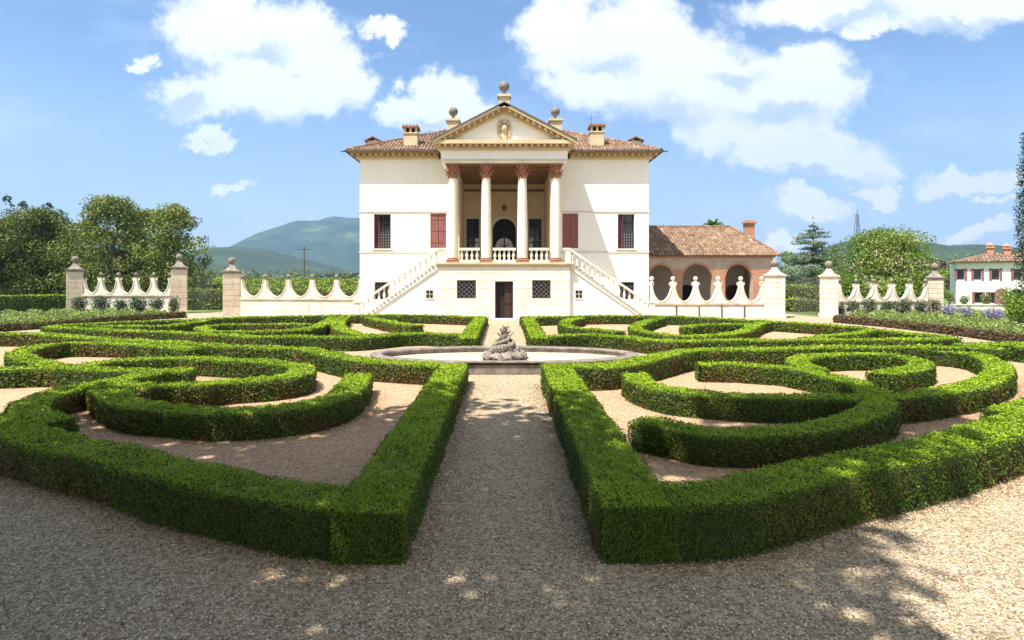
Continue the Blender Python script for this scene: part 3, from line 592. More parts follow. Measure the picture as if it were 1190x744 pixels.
# palm behind the arcade wing
Y = 62; px = xat(829, Y); zt = zat(262.5, Y); t = thing('palm_tree', 'palm crown showing above the arcade roof ridge', 'palm', (px, Y, 0)); mb = MB()
for k in range(8): mb.tube((px, Y, zt*k/8), (px, Y, zt*(k+1)/8), .24-.006*k, .2, 8)
mb.build('trunk', M['bark'], t); P, Nn = [], []
for k in range(26):
    a = k*2.4; L = 1.15; el = 1.2-1.5*(k % 9)/9
    for s in np.linspace(.1, 1, 26):
        hx = L*s*math.cos(el)*math.cos(a); hy = L*s*math.cos(el)*math.sin(a); hz = L*s*math.sin(el)-.55*s*s*L*.6
        for sd in (-1, 1): P.append((px+hx-sd*math.sin(a)*.1*(1.2-s), Y+hy+sd*math.cos(a)*.1*(1.2-s), zt+hz-.03)); Nn.append((0, 0, 1))
V, Fc = leaves(np.array(P), np.array(Nn, float), np.full(len(P), .24), .5, .35); quads_object('crown', V, Fc, np.repeat(RNG.uniform(.1, .6, len(P)), 4), np.zeros(len(Fc), int), [M['vine']], t['_org'], t)

# ---- shade trees on the terrace behind and beside the camera
def shade_tree(label, gx, gy, r, zc, hz, seed, leaf=.34, dens=.85, nc=70):
    """crown centre so that its shade falls round the ground point gx, gy"""
    x, y = gx-SUNX*zc, gy-SUNY*zc; rnd = random.Random(seed); t = thing('plane_tree', label, 'tree', (x, y, 0), 'plane trees behind the camera')
    trunk_mesh(x, y, zc+1, .42, r*.8, t, seed=seed, base=.55, nb=9); cl = []
    for i in range(nc):
        a = rnd.uniform(0, 2*PI); q = r*math.sqrt(rnd.uniform(0, 1))*.88; cr = rnd.uniform(1.1, 1.8)
        cl.append((x+q*math.cos(a), y+q*math.sin(a), zc+rnd.uniform(-1, 1)*hz*math.sqrt(max(0, 1-(q/r)**2)), cr, cr*.7, rnd.uniform(.2, .8)))
    crown_mesh('crown', x, y, cl, M['tree'], leaf, dens, t); return t
# ================================================================== THE VILLA
def wall_open(mb, x0, x1, z0, z1, y0, y1, ops, arcs=()):
    """wall slab with rectangular openings (a,b,c,d) and arched openings (cx, halfwidth, spring z, base z)"""
    xs = sorted({x0, x1, *[v for o in ops for v in o[:2]], *[v for a in arcs for v in (a[0]-a[1], a[0]+a[1])]})
    for i in range(len(xs)-1):
        a, b = xs[i], xs[i+1]; mid = (a+b)/2; cuts = [(o[2], o[3]) for o in ops if o[0] < mid < o[1]]+[(q[3], q[2]+q[1]) for q in arcs if abs(mid-q[0]) < q[1]]
        z = z0
        for c, d in sorted(cuts):
            if c > z: mb.box(a, b, y0, y1, z, c)
            z = max(z, d)
        if z < z1: mb.box(a, b, y0, y1, z, z1)
    for cx, hw, sp, bz in arcs:
        n = 16
        for s in (-1, 1):
            pts = [(cx+s*hw*math.cos(PI/2*k/(n//2)), sp+hw*math.sin(PI/2*k/(n//2))) for k in range(n//2+1)]
            for k in range(n//2):
                p, q = pts[k], pts[k+1]; mb.prism([p, (p[0], sp+hw), (q[0], sp+hw), q] if abs(q[1]-sp-hw) > 1e-4 else [p, (p[0], sp+hw), q], y0, y1)
    return mb
def arch_ring(mb, cx, hw, sp, w, y0, y1, n=16):
    for k in range(n):
        a, b = PI*k/n, PI*(k+1)/n
        mb.prism([(cx+hw*math.cos(a), sp+hw*math.sin(a)), (cx+(hw+w)*math.cos(a), sp+(hw+w)*math.sin(a)), (cx+(hw+w)*math.cos(b), sp+(hw+w)*math.sin(b)), (cx+hw*math.cos(b), sp+hw*math.sin(b))], y0, y1)
def tiles(name, parent, origin, u, v, length, up, cut, mat, pitch=.24, row=.42, thick=.05, seed=1):
    """barrel tiles on one roof slope: origin at the eave corner, u along the eave, v up the slope; cut(s) gives the up-slope extent at s"""
    rnd = random.Random(seed); o = Vector(origin); u = Vector(u).normalized(); v = Vector(v).normalized(); n = u.cross(v).normalized()
    if n.z < 0: n = -n
    mb = MB(); k = 0; s = 0
    while s < length:
        lo, hi = cut(s+pitch/2)
        r = lo
        while r < hi-.05:
            e = min(hi, r+row); t = min(1, max(0, rnd.gauss(.52, .15))); lift = rnd.uniform(0, .012); dx = rnd.uniform(-.01, .01)
            vs = []
            for rr, zz in ((r-.04, .022), (e, 0)):
                for a in range(5):
                    an = PI*a/4; vs.append(o+u*(s+pitch/2+dx-math.cos(an)*pitch*.44)+v*rr+n*(math.sin(an)*.085+zz+lift+.01))
            mb.add(vs, [(0, 1, 6, 5), (1, 2, 7, 6), (2, 3, 8, 7), (3, 4, 9, 8), (0, 4, 3, 2, 1)], tint=t); r = e
        s += pitch
    return mb.build(name, mat, parent)
V0 = (0.0, 40.0, 0.0)
villa = thing('villa', 'white country villa with columned portico, triangular pediment and twin outer staircases', 'villa', V0)
YW = 42.6
WZ = 10.95
mb = MB()
winL = [(-9.02, -7.86, 4.77, 7.15), (-5.12, -4.02, 4.80, 7.20), (-9.0, -7.9, 1.25, 2.45)]
winR = [(-b, -a, c, d) for a, b, c, d in winL]
wall_open(mb, -10.0, -3.6, 0, WZ, YW, YW+.5, winL); wall_open(mb, 3.6, 10.0, 0, WZ, YW, YW+.5, winR)
mb.box(-10.0, -9.5, YW+.5, 62, 0, WZ); mb.box(9.5, 10.0, YW+.5, 62, 0, WZ); mb.box(-9.5, 9.5, 61.5, 62, 0, WZ)
mb.build('wall', M['stucco'], villa)
for z in (7.33, 4.53):
    for s in (-1, 1):
        mb = MB(); mb.box(s*3.62, s*10.04, YW-.05, YW-.002, z-.05, z+.05); mb.box(s*10.002, s*10.04, YW-.002, 62, z-.05, z+.05); mb.build('string_course', M['string'], villa)
# loggia
FZ = 3.75; CZ = 10.15; BY = 47.6
mb = MB()
wall_open(mb, -3.1, 3.1, FZ, CZ, BY, BY+.4, [(-2.92, -1.95, FZ+.5, 7.3), (1.9, 2.88, FZ+.5, 7.3)], [(0, .9, 6.42, FZ)])
lo = mb.build('loggia_wall', M['beige'], villa)
for s in (-1, 1):
    mb = MB(); a, b = (3.1, 3.6) if s > 0 else (-3.6, -3.1)
    mb.box(a, b, YW, BY+.4, FZ, CZ)
    sub = MB(); wall_open(sub, 40.75, YW, FZ, CZ, a, b, [], [(41.72, .62, 6.3, FZ)])
    mb.add([(y, x, z) for x, y, z in sub.v], sub.f)
    mb.build('loggia_side_wall', M['beige'], villa)
    mb = MB(); mb.box(a-.05, b+.05, 40.62, 40.745, FZ, CZ-.0); mb.box(a-.02, b+.02, 42.45, YW-.003, FZ, CZ)
    mb.build('pilaster', M['column'], villa)
mb = MB(); mb.box(-4.28, 4.28, 40.3, BY+.4, 3.45, FZ-.002); mb.build('loggia_floor', M['limestone'], villa)
mb = MB(); mb.box(-3.6, 3.6, 40.1, BY+.4, CZ, CZ+.15)
for k in range(9): mb.box(-3.1, 3.1, 41.0+k*.78, 41.14+k*.78, CZ-.22, CZ-.002)
mb.box(-3.08, 3.08, BY-.12, BY-.003, CZ-.75, CZ-.6); mb.build('timber_ceiling', M['coffer'], villa)
mb = MB(); arch_ring(mb, 0, .9, 6.42, .18, BY-.06, BY-.003); mb.box(-1.08, -.9, BY-.06, BY-.003, FZ, 6.42); mb.box(.9, 1.08, BY-.06, BY-.003, FZ, 6.42)
mb.build('door_surround', M['column'], villa)
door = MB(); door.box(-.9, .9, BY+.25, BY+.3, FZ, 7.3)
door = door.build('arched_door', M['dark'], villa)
mb = MB(); mb.box(-.04, .04, BY+.17, BY+.22, FZ, 7.3); mb.box(-.88, .88, BY+.17, BY+.22, 6.36, 6.44)
for k in range(1, 8):
    a = PI*k/8; mb.beam((.2*math.cos(a), BY+.19, 6.42+.2*math.sin(a)), (.86*math.cos(a), BY+.19, 6.42+.86*math.sin(a)), .03, .04)
mb.build('frame', M['wood'], door)
for s in (-1, 1):      # light round-headed glazed leaves seen deep in the hall
    mb = MB(); pts = [(s*.06, 5.0)]+[(s*(.06+.62*math.cos(a)), 5.1+.72*math.sin(a)) for a in [PI/2*k/8 for k in range(9)]]
    mb.prism(pts, BY+.12, BY+.15); pane = mb.build('glazed_leaf', M['white'], door)
    mb = MB()
    for k in (1, 2, 3): a = PI/2*k/4; mb.beam((s*.08, BY+.1, 5.12), (s*(.06+.62*math.cos(a)), BY+.1, 5.1+.72*math.sin(a)), .03, .03)
    mb.build('frame', M['wood'], door)
mb = MB(); mb.ball((0, BY-.08, 8.15), .2, 10); mb.box(-.1, .1, BY-.05, BY-.003, 7.9, 8.4); mb.build('wall_crest', M['redstone'], villa)
def bars(mb, x0, x1, z0, z1, y, nx, nz, r=.018):
    for i in range(1, nx): x = x0+(x1-x0)*i/nx; mb.box(x-r, x+r, y-r, y+r, z0, z1)
    for i in range(1, nz): z = z0+(z1-z0)*i/nz; mb.box(x0, x1, y-r-.006, y+r-.006, z-r, z+r)
for x0, x1 in ((-2.92, -1.95), (1.9, 2.88)):
    mb = MB(); mb.box(x0, x1, BY+.2, BY+.24, FZ+.5, 7.3); w = mb.build('window', M['glass'], villa)
    mb = MB(); bars(mb, x0, x1, FZ+.5, 7.3, BY+.15, 2, 5, .03); mb.build('frame', M['wood'], w)
    mb = MB(); sx = x1-.3 if x0 < 0 else x0; mb.box(sx, sx+.3, BY+.165, BY+.19, 5.0, 5.8); mb.build('curtain', M['white'], w)
# windows of the main front
for s in (-1, 1):
    x0, x1 = (-9.02, -7.86) if s < 0 else (7.86, 9.02)
    mb = MB(); mb.box(x0, x1, YW+.32, YW+.36, 4.77, 7.15); w = mb.build('window', M['glass'], villa)
    mb = MB(); bars(mb, x0, x1, 4.77, 7.15, YW+.28, 2, 4, .03)
    for a, b in ((x0, x0+.07), (x1-.07, x1)): mb.box(a, b, YW+.2, YW+.3, 4.77, 7.15)
    mb.build('frame', M['wood'], w)
    mb = MB(); bars(mb, x0+.3, x1, 4.77, 5.95, YW+.12, 5, 6, .012); mb.build('railing', M['lattice'], w)
    mb = MB(); mb.box(x0+.0, x0+.06, YW+.02, YW+.32, 4.8, 7.12) ; mb.box(x0+.07, x0+.36, YW+.2, YW+.23, 4.8, 7.12)
    w2 = mb.build('shutter', M['shutterdark'], w)
    mb = MB(); mb.box(x0-.12, x1+.12, YW-.09, YW-.003, 4.66, 4.765); mb.build('sill', M['limestone'], w)
    x0, x1 = (-5.12, -4.02) if s < 0 else (4.02, 5.12)
    mb = MB(); xm = (x0+x1)/2
    for a, b in ((x0, xm-.012), (xm+.012, x1)):
        for k in range(3): mb.box(a+(b-a)*k/3+.006, a+(b-a)*(k+1)/3-.006, YW+.06, YW+.11, 4.8, 7.2)
        for z in (5.2, 6.0, 6.8): mb.box(a+.02, b-.02, YW+.04, YW+.058, z-.03, z+.03)
    sh = mb.build('closed_shutter', M['shutter'] , villa); sh['label'] = 'closed faded red shutter beside the portico'
    mb = MB(); mb.box(x0, x1, YW+.3, YW+.34, 4.8, 7.2); mb.build('window', M['dark'], villa)
    x0, x1 = (-9.0, -7.9) if s < 0 else (7.9, 9.0)
    mb = MB(); mb.box(x0, x1, YW+.32, YW+.36, 1.25, 2.45); w = mb.build('window', M['dark'], villa)
    mb = MB(); bars(mb, x0, x1, 1.25, 2.45, YW+.1, 5, 4, .014); mb.build('grating', M['iron'], w)
# portico basement with coursed stone
mb = MB(); ops = [(-.60, .58, 0, 2.52), (-3.08, -1.84, 1.40, 2.58), (1.82, 3.02, 1.40, 2.58)]
wall_open(mb, -4.25, 4.25, 0, 3.50, 40.02, 40.5, ops); mb.box(-4.25, -3.8, 40.5, YW, 0, 3.44); mb.box(3.8, 4.25, 40.5, YW, 0, 3.44)
base = mb.build('portico_basement', M['limestone'], villa)
mb = MB(); zs = [0.02, .42, .96, 1.50, 2.04, 2.58, 3.06, 3.48]
for i in range(len(zs)-1):
    sub = MB(); off = (i % 2)*.55; z0, z1 = zs[i]+.022, zs[i+1]-.0
    x = -4.28; edges = [-4.28]
    while x < 4.28: x += 1.42 if len(edges) > 1 else 1.42-off; edges.append(min(4.28, x))
    for a, b in zip(edges[:-1], edges[1:]): wall_open(mb, a+.006, b-.006, z0, z1, 39.99, 40.018, [(max(a+.006, o[0]), min(b-.006, o[1]), max(z0, o[2]), min(z1, o[3])) for o in ops if o[0] < b-.007 and o[1] > a+.007 and o[2] < z1 and o[3] > z0])
mb2 = MB(); mb2.v, mb2.f, mb2.t, mb2.m = mb.v, mb.f, mb.t, mb.m
# clamp the pieces that openings cut outside the block edges
mb2.v = [(min(4.28, max(-4.28, x)), y, z) for x, y, z in mb2.v]
mb2.build('coursed_stonework', M['limestone'], base)
mb = MB(); mb.box(-4.38, 4.38, 39.9, 40.3, 3.50, 3.62); mb.box(-4.44, 4.44, 39.84, 40.3, 3.623, FZ); mb.box(-4.36, -4.28, 40.3, YW-.003, 3.5, FZ); mb.box(4.28, 4.36, 40.3, YW-.003, 3.5, FZ); mb.build('cornice', M['cream'], base)
mb = MB(); mb.box(-.60, .58, 40.35, 40.4, 0.0, 2.52); d = mb.build('door', M['dark'], villa)
mb = MB(); mb.box(-.60, -.50, 40.1, 40.34, 0, 2.52); mb.box(.48, .58, 40.1, 40.34, 0, 2.52); mb.box(-.5, .48, 40.1, 40.34, 2.42, 2.52)
mb.box(.02, .46, 40.26, 40.3, .03, 1.0); mb.box(.02, .46, 40.26, 40.3, 1.06, 2.4); mb.build('frame', M['wood'], d)
mb = MB(); mb.box(-.8, .8, 39.5, 39.985, .006, .12); mb.build('doorstep', M['limestone'], villa)
for x0, x1 in ((-3.08, -1.84), (1.82, 3.02)):
    mb = MB(); mb.box(x0, x1, 40.3, 40.34, 1.40, 2.58); w = mb.build('window', M['dark'], villa)
    mb = MB(); n = 4; W = x1-x0; Hh = 1.18
    for k in range(-n, n+1):
        for s in (-1, 1):
            xa = x0+W*k/n; pts = []
            a = max(0, -k/n) if s > 0 else 0
            t0, t1 = max(0.0, -k/n), min(1.0, 1-k/n)
            if t1-t0 > .02:
                p = (x0+W*(k/n+t0), 1.40+Hh*t0); q = (x0+W*(k/n+t1), 1.40+Hh*t1)
                if s < 0: p = (x0+x1-p[0], p[1]); q = (x0+x1-q[0], q[1])
                mb.beam((p[0], 40.08+.02*s, p[1]), (q[0], 40.08+.02*s, q[1]), .02, .026)
    mb.build('lattice_grating', M['lattice'], w)
# columns
def column_at(x, y):
    hb = 10.22-FZ
    mb = MB(); mb.lathe([(.33, .30), (.335, .9), (.335, 2.2), (.32, 3.6), (.295, 4.9), (.275, 5.55)], x, y, 24, FZ); c = mb.build('column', M['column'], villa, smooth=True)
    mb = MB(); mb.box(x-.43, x+.43, y-.43, y+.43, FZ+.003, FZ+.12); mb.lathe([(.42, .12), (.44, .165), (.42, .21), (.36, .235), (.37, .27), (.38, .29), (.34, .31)], x, y, 24, FZ); mb.build('base', M['redstone'], c)
    mb = MB(); z = FZ+5.52
    mb.lathe([(.30, 0), (.32, .03), (.30, .06), (.285, .1), (.29, .5), (.33, .68), (.40, .80)], x, y, 20, z)
    for row, (n, r0, z0, h) in enumerate([(8, .29, .08, .30), (8, .30, .30, .32)]):
        for k in range(n):
            a = 2*PI*(k+.5*row)/n; ca, sa = math.cos(a), math.sin(a)
            for j in range(3):
                ra = r0+.02+.05*j+(.07 if j == 2 else 0); rb = r0+.02+.05*(j+1)+(.09 if j >= 1 else 0); wv = .1-.02*j
                za, zb = z+z0+h*j/3, z+z0+h*(j+1)/3-(.06 if j == 2 else 0)
                p = [(x+ra*ca-wv*sa, y+ra*sa+wv*ca, za), (x+ra*ca+wv*sa, y+ra*sa-wv*ca, za), (x+rb*ca+wv*.8*sa, y+rb*sa-wv*.8*ca, zb), (x+rb*ca-wv*.8*sa, y+rb*sa+wv*.8*ca, zb)]
                inn = [(q[0]-.03*ca, q[1]-.03*sa, q[2]) for q in p]; mb.add(p+inn, [(0, 1, 2, 3), (7, 6, 5, 4), (0, 4, 5, 1), (1, 5, 6, 2), (2, 6, 7, 3), (3, 7, 4, 0)])
    for k in range(4):
        a = PI/4+k*PI/2; c2 = (x+.44*math.cos(a), y+.44*math.sin(a), z+.73); mb.ball(c2, .085, 8); mb.tube((x+.3*math.cos(a), y+.3*math.sin(a), z+.5), c2, .04, .05, 6)
    mb.box(x-.44, x+.44, y-.44, y+.44, z+.83, z+.945); mb.build('capital', M['redstone'], c)
for x in (-3.39, -1.19, 1.19, 3.39): column_at(x, 40.46)
# balusters
BP = [(.055, 0), (.07, .02), (.07, .06), (.045, .09), (.05, .13), (.085, .22), (.09, .29), (.06, .42), (.042, .52), (.05, .56), (.07, .58), (.07, .62)]
def balust(mb, x, y, z, h=.62, n=10, sc=1.0): mb.lathe([(r*sc, q*h/.62) for r, q in BP], x, y, n, z)
for a, b, n in ((-2.96, -1.62, 4), (-.76, .76, 5), (1.62, 2.96, 4)):
    mb = MB(); mb.box(a, b, 40.34, 40.58, FZ+.003, FZ+.16); mb.box(a, b, 40.32, 40.6, FZ+.80, FZ+.96); bal = mb.build('balustrade', M['limestone'], villa)
    for k in range(n):
        mb = MB(); balust(mb, a+(b-a)*(k+.5)/n, 40.46, FZ+.16, .64, 12, 1.15); mb.build('baluster', M['column'], bal, smooth=True)
# entablature and pediment
EX = 4.12
mb = MB(); mb.box(-EX+.06, EX-.06, 40.08, 40.75, 10.22, 10.46); mb.box(-EX, EX, 40.0, 40.8, 10.463, 11.06)
for s in (-1, 1): mb.box(s*3.42, s*EX, 40.8, YW-.003, 10.22, 11.06)
mb.build('entablature', M['stucco'], villa)
mb = MB(); mb.box(-EX-.06, EX+.06, 39.93, YW-.003, 10.42, 10.47) ; mb.build('fillet', M['greyplaster'], villa)
mb = MB(); mb.box(-4.28, 4.28, 39.82, YW-.003, 11.063, 11.2); mb.box(-4.5, 4.5, 39.5, YW-.003, 11.38, 11.62); co = mb.build('portico_cornice', M['cream'], villa)
mb = MB(); mb.box(-4.34, 4.34, 39.74, YW-.003, 11.203, 11.377)
mb.build('ochre_band', M['ochre'], co)
mb = MB()
for k in range(22): x = -4.2+k*.4; mb.box(x-.08, x+.08, 39.58, 39.737, 11.215, 11.37)
mb.build('dentil_moulding', M['cream'], co)
mb = MB(); mb.prism([(-3.95, 11.622), (3.95, 11.622), (0, 13.55)], 40.05, 40.35); mb.build('tympanum', M['stucco'], villa)
APX, APZ = 0, 13.98; EXX, EZ = 4.55, 11.63
sl = (APZ-EZ)/EXX
def rake(y0, y1, top, bot, xo, mat, name, par):
    mb = MB()
    for s in (-1, 1): mb.prism([(s*xo, APZ-sl*xo-top), (0.0, APZ-top), (0.0, APZ-bot), (s*xo, APZ-sl*xo-bot)], y0, y1)
    return mb.build(name, mat, par)
rk = rake(39.42, 46.5, 0.0, .20, 4.6, M['cream'], 'raking_cornice', villa)
rake(39.62, 40.36, .203, .42, 4.05, M['ochre'], 'ochre_band', rk)
rake(39.8, 40.36, .423, .52, 3.75, M['cream'], 'inner_moulding', rk)
mb = MB()
for s in (-1, 1):
    for k in range(10):
        x = .35+k*.385; z = APZ-sl*x-.22; mb.prism([(s*(x-.08), z+sl*.08), (s*(x+.08), z-sl*.08), (s*(x+.08), z-.18-sl*.08), (s*(x-.08), z-.18+sl*.08)], 39.5, 39.618)
mb.build('dentil_moulding', M['cream'], rk)
mb = MB()
for s in (-1, 1):
    mb.prism([(s*4.66, APZ-sl*4.66+.003), (0, APZ+.003), (0, APZ+.07), (s*4.66, APZ-sl*4.66+.07)], 39.36, 50)
mb.build('pediment_roof_edge', M['lead'], villa)
# crest in the pediment
mb = MB(); mb.ball((0, 39.98, 12.45), .24, 12, 1.3); mb.ball((0, 39.93, 12.9), .16, 10); mb.ball((-.26, 39.98, 12.75), .12, 8); mb.ball((.26, 39.98, 12.75), .12, 8)
for s in (-1, 1):
    for k in range(7):
        a = PI*.15+k*.32; mb.ball((s*(.2+.18*math.sin(a)), 39.97, 12.95-.16*k), .085, 7)
    mb.tube((s*.12, 39.98, 12.2), (s*.34, 39.98, 11.72), .08, .05, 7)
mb.prism([(-.2, 12.15), (.2, 12.15), (.16, 11.8), (0, 11.66), (-.16, 11.8)], 39.9, 40.045)
mb.build('carved_crest', M['cream'], villa, smooth=True)
# finials: pedestals with stone balls
def finial(x, y, z0, zb, r, ballr, name='finial'):
    mb = MB(); mb.box(x-r, x+r, y-r, y+r, z0, zb-.16); mb.box(x-r-.1, x+r+.1, y-r-.1, y+r+.1, zb-.158, zb); f = mb.build(name, M['cream'], villa)
    mb = MB(); mb.lathe([(.2, 0), (.1, .06), (.08, .2), (.14, .27)], x, y, 12, zb+.002); mb.ball((x, y, zb+.25+ballr), ballr, 18); mb.build('stone_ball', M['ball'], f, smooth=True)
finial(0, 39.75, 13.7, 14.52, .33, .34)
for x in (-3.58, 3.58): finial(x, 43.2, 11.9, zat(139.5, 43.2), .40, .33)
# main cornice
def ring_cornice(x, yf, yb, z0, z1, name, mat, par, parts=True):
    mb = MB(); mb.box(-x, -4.52, yf, YW+.3, z0, z1); mb.box(4.52, x, yf, YW+.3, z0, z1); mb.box(-x, -9.7, YW+.3, yb, z0, z1); mb.box(9.7, x, YW+.3, yb, z0, z1); mb.box(-9.7, 9.7, 61.8, yb, z0, z1); return mb.build(name, mat, par)
cr = ring_cornice(10.22, 42.38, 62.22, 10.953, 11.1, 'roof_cornice', M['cream'], villa)
ring_cornice(10.36, 42.24, 62.36, 11.103, 11.28, 'ochre_band', M['ochre'], cr)
ring_cornice(10.62, 41.98, 62.62, 11.283, 11.40, 'upper_moulding', M['ochre'], cr)
for s in (-1, 1):
    mb = MB()
    for k in range(15): x = s*(4.75+k*.405); mb.box(x-.07, x+.07, 42.1, 42.237, 11.12, 11.27)
    mb.build('dentil_moulding', M['cream'], cr)
mb = MB(); 
for s in (-1, 1):
    mb.box(s*4.55, s*10.85, 41.84, 41.96, 11.34, 11.45); mb.box(s*10.86, s*10.74, 41.84, 62.8, 11.34, 11.45)
    mb.box(s*10.80, s*11.12, 41.78, 41.9, 11.30, 11.38)
mb.build('gutter', M['lead'], villa)
# hipped roof
rf = MB(); sr = .44; RX = 10.7; y0r, y1r = 41.9, 62.7; ze = 11.403
rd = 10.0; apz = ze+sr*rd
A, B, C_, D_ = (-RX, y0r, ze), (RX, y0r, ze), (RX, y1r, ze), (-RX, y1r, ze); r1, r2 = (-.7, y0r+rd, apz), (.7, y0r+rd, apz)
r1 = (-RX+rd, y0r+rd, apz); r2 = (RX-rd, y0r+rd, apz)
rf.add([A, B, C_, D_, r1, r2], [(0, 1, 5, 4), (1, 2, 5), (2, 3, 4, 5), (3, 0, 4), (0, 3, 2, 1)])
roof = rf.build('roof', M['lead'], villa)
sec = math.sqrt(1+sr*sr)
def hipcut(L): return lambda s: (0, min(s, L-s, rd)*sec)
def gabcut(s):    # leave out the part of the front slope under the portico roof
    h = min(s, 2*RX-s, rd)*sec; x = s-RX
    if abs(x) < 4.5:
        zp = APZ+.07-sl*abs(x); t = max(0, (zp-ze)/sr); return (min(h, t*sec), h)
    return (0, h)
tiles('roof_tiles', roof, A, (1, 0, 0), (0, 1, sr), 2*RX, 0, gabcut, M['tile'], seed=1)
tiles('roof_tiles', roof, (RX, y0r, ze), (0, 1, 0), (-1, 0, sr), 20.8, 0, lambda s: (0, min(s, 20.8-s, rd)*sec), M['tile'], seed=2)
tiles('roof_tiles', roof, (-RX, y0r, ze), (0, 1, 0), (1, 0, sr), 20.8, 0, lambda s: (0, min(s, 20.8-s, rd)*sec), M['tile'], seed=3)
for p, q in ((A, r1), (B, r2)):
    mb = MB(); p, q = Vector(p), Vector(q); n = 30
    for k in range(n): mb.tube(p.lerp(q, k/n)+Vector((0, 0, .1)), p.lerp(q, (k+1)/n)+Vector((0, 0, .08)), .13, .11, 7); mb.t[-14:] = [random.uniform(.2, .8)]*14
    mb.build('hip_tiles', M['tile'], roof)
def chimney(x, y, zt, w=.95):
    zb = ze+sr*(y-w/2-y0r)-.3
    mb = MB(); mb.box(x-w/2, x+w/2, y-w/2, y+w/2, zb, zt-.62); mb.box(x-w/2-.06, x+w/2+.06, y-w/2-.06, y+w/2+.06, zt-.62+.002, zt-.54)
    for sx in (-1, 0, 1):
        for sy in (-1, 1): mb.box(x+sx*(w/2-.08)-.08, x+sx*(w/2-.08)+.08, y+sy*(w/2-.08)-.08, y+sy*(w/2-.08)+.08, zt-.538, zt-.22)
    c = mb.build('chimney', M['cream'], roof)
    mb = MB(); mb.box(x-w/2+.02, x+w/2-.02, y-.2, y+.2, zt-.537, zt-.225); mb.build('flue', M['dark'], roof)
    mb = MB(); mb.box(x-w/2-.1, x+w/2+.1, y-w/2-.1, y+w/2+.1, zt-.218, zt-.13)
    for k in range(5): xx = x-w/2+w*k/4; mb.tube((xx, y-w/2-.12, zt-.1), (xx, y+w/2+.12, zt-.1), .1, .1, 7)
    mb.build('chimney_cap', M['redstone'], roof)
chimney(-6.58, 43.6, zat(145, 43.1)); chimney(6.52, 43.6, zat(143.5, 43.1))
for s in (-1, 1):
    x = s*9.75; y = 46.0; zt = zat(161, 46)
    mb = MB(); mb.box(x-.42, x+.42, y-.35, y+.35, 11.6, zt-.25); mb.build('small_chimney', M['cream'], roof)
    mb = MB(); mb.prism([(x-.62, zt-.3), (x, zt), (x+.62, zt-.3), (x+.62, zt-.22), (x, zt+.09), (x-.62, zt-.22)], y-.5, y+.5); mb.build('chimney_cap', M['redstone'], roof)
mb = MB(); x, y = 6.3, 44.6; mb.tube((x, y, 12.6), (x, y, zat(133, 44.6)), .02, .02, 5); mb.tube((x-.35, y, 14.2), (x+.3, y, 14.35), .012, .012, 4); mb.build('aerial', M['iron'], villa)
# stairs
def stairs(s):
    XT, XB = 4.28, 9.42; n = 21; st = MB(); run = (XB-XT)/n; rise = FZ/n
    for k in range(n): st.box(s*(XB-run*k), s*XT, 40.53, YW-.003, rise*k if k else .005, rise*(k+1)-.0)
    S = st.build('staircase', M['limestone'], villa)
    mb = MB(); mb.prism([(s*XT, .0), (s*XB, 0), (s*XB, .12), (s*XT, FZ-.02)], 40.27, 40.528); mb.build('flank_wall', M['stucco'], S)
    mb = MB(); up = lambda d: [(s*(XB+.1), .06+d), (s*XT, FZ-.10+d)]
    def slope(d0, d1, ya, yb): a = up(d0); b = up(d1); mb.prism([a[0], a[1], b[1], b[0]], ya, yb)
    slope(-.30, -.20, 40.19, 40.265); mb.build('stringer', M['limestone'], S)
    mb = MB()
    for k in range(n): xa = XB-run*k; mb.box(s*(xa+.03), s*(xa-run+.06), 40.12, 40.60, rise*(k+1)-.055, rise*(k+1)+.012)
    mb.build('step_nosings', M['limestone'], S)
    mb = MB(); slope(.90, 1.06, 40.22, 40.54); mb.build('handrail', M['limestone'], S)
    m = 15
    for k in range(m):
        t = (k+.5)/m; x = s*(XB+(XT-XB)*t); kk = int((XB-abs(x))/run); z = rise*(kk+1)+.013; zr = .06+(FZ-.16)*t+.90; mb = MB(); balust(mb, x, 40.38, z, zr-z+.03, 10, 1.05); mb.build('baluster', M['column'], S, smooth=True)
    mb = MB(); mb.box(s*(XB+.05), s*(XB+.42), 40.2, 40.58, 0, 1.12); mb.box(s*(XB+.0), s*(XB+.47), 40.15, 40.63, 1.122, 1.24); mb.build('newel_post', M['limestone'], S)
    mb = MB(); mb.box(s*4.0, s*4.34, 40.22, 40.54, FZ+.003, FZ+.90); mb.box(s*3.85, s*4.34, 40.2, 40.56, FZ+.80, FZ+.955); mb.build('newel_post', M['limestone'], S)
    mb = MB(); x0 = s*4.88; mb.box(x0-.22, x0+.22, 40.255, 40.268, 1.42, 1.92); v = mb.build('vent_window', M['dark'], villa)
    mb = MB()
    for a, b, c, d in ((-.28, -.22, 1.36, 1.98), (.22, .28, 1.36, 1.98), (-.22, .22, 1.36, 1.42), (-.22, .22, 1.92, 1.98)): mb.box(x0+a, x0+b, 40.22, 40.268, c, d)
    mb.box(x0-.015, x0+.015, 40.235, 40.25, 1.42, 1.92); mb.box(x0-.22, x0+.22, 40.235, 40.25, 1.66, 1.69); mb.build('frame', M['limestone'], v)
stairs(-1); stairs(1)

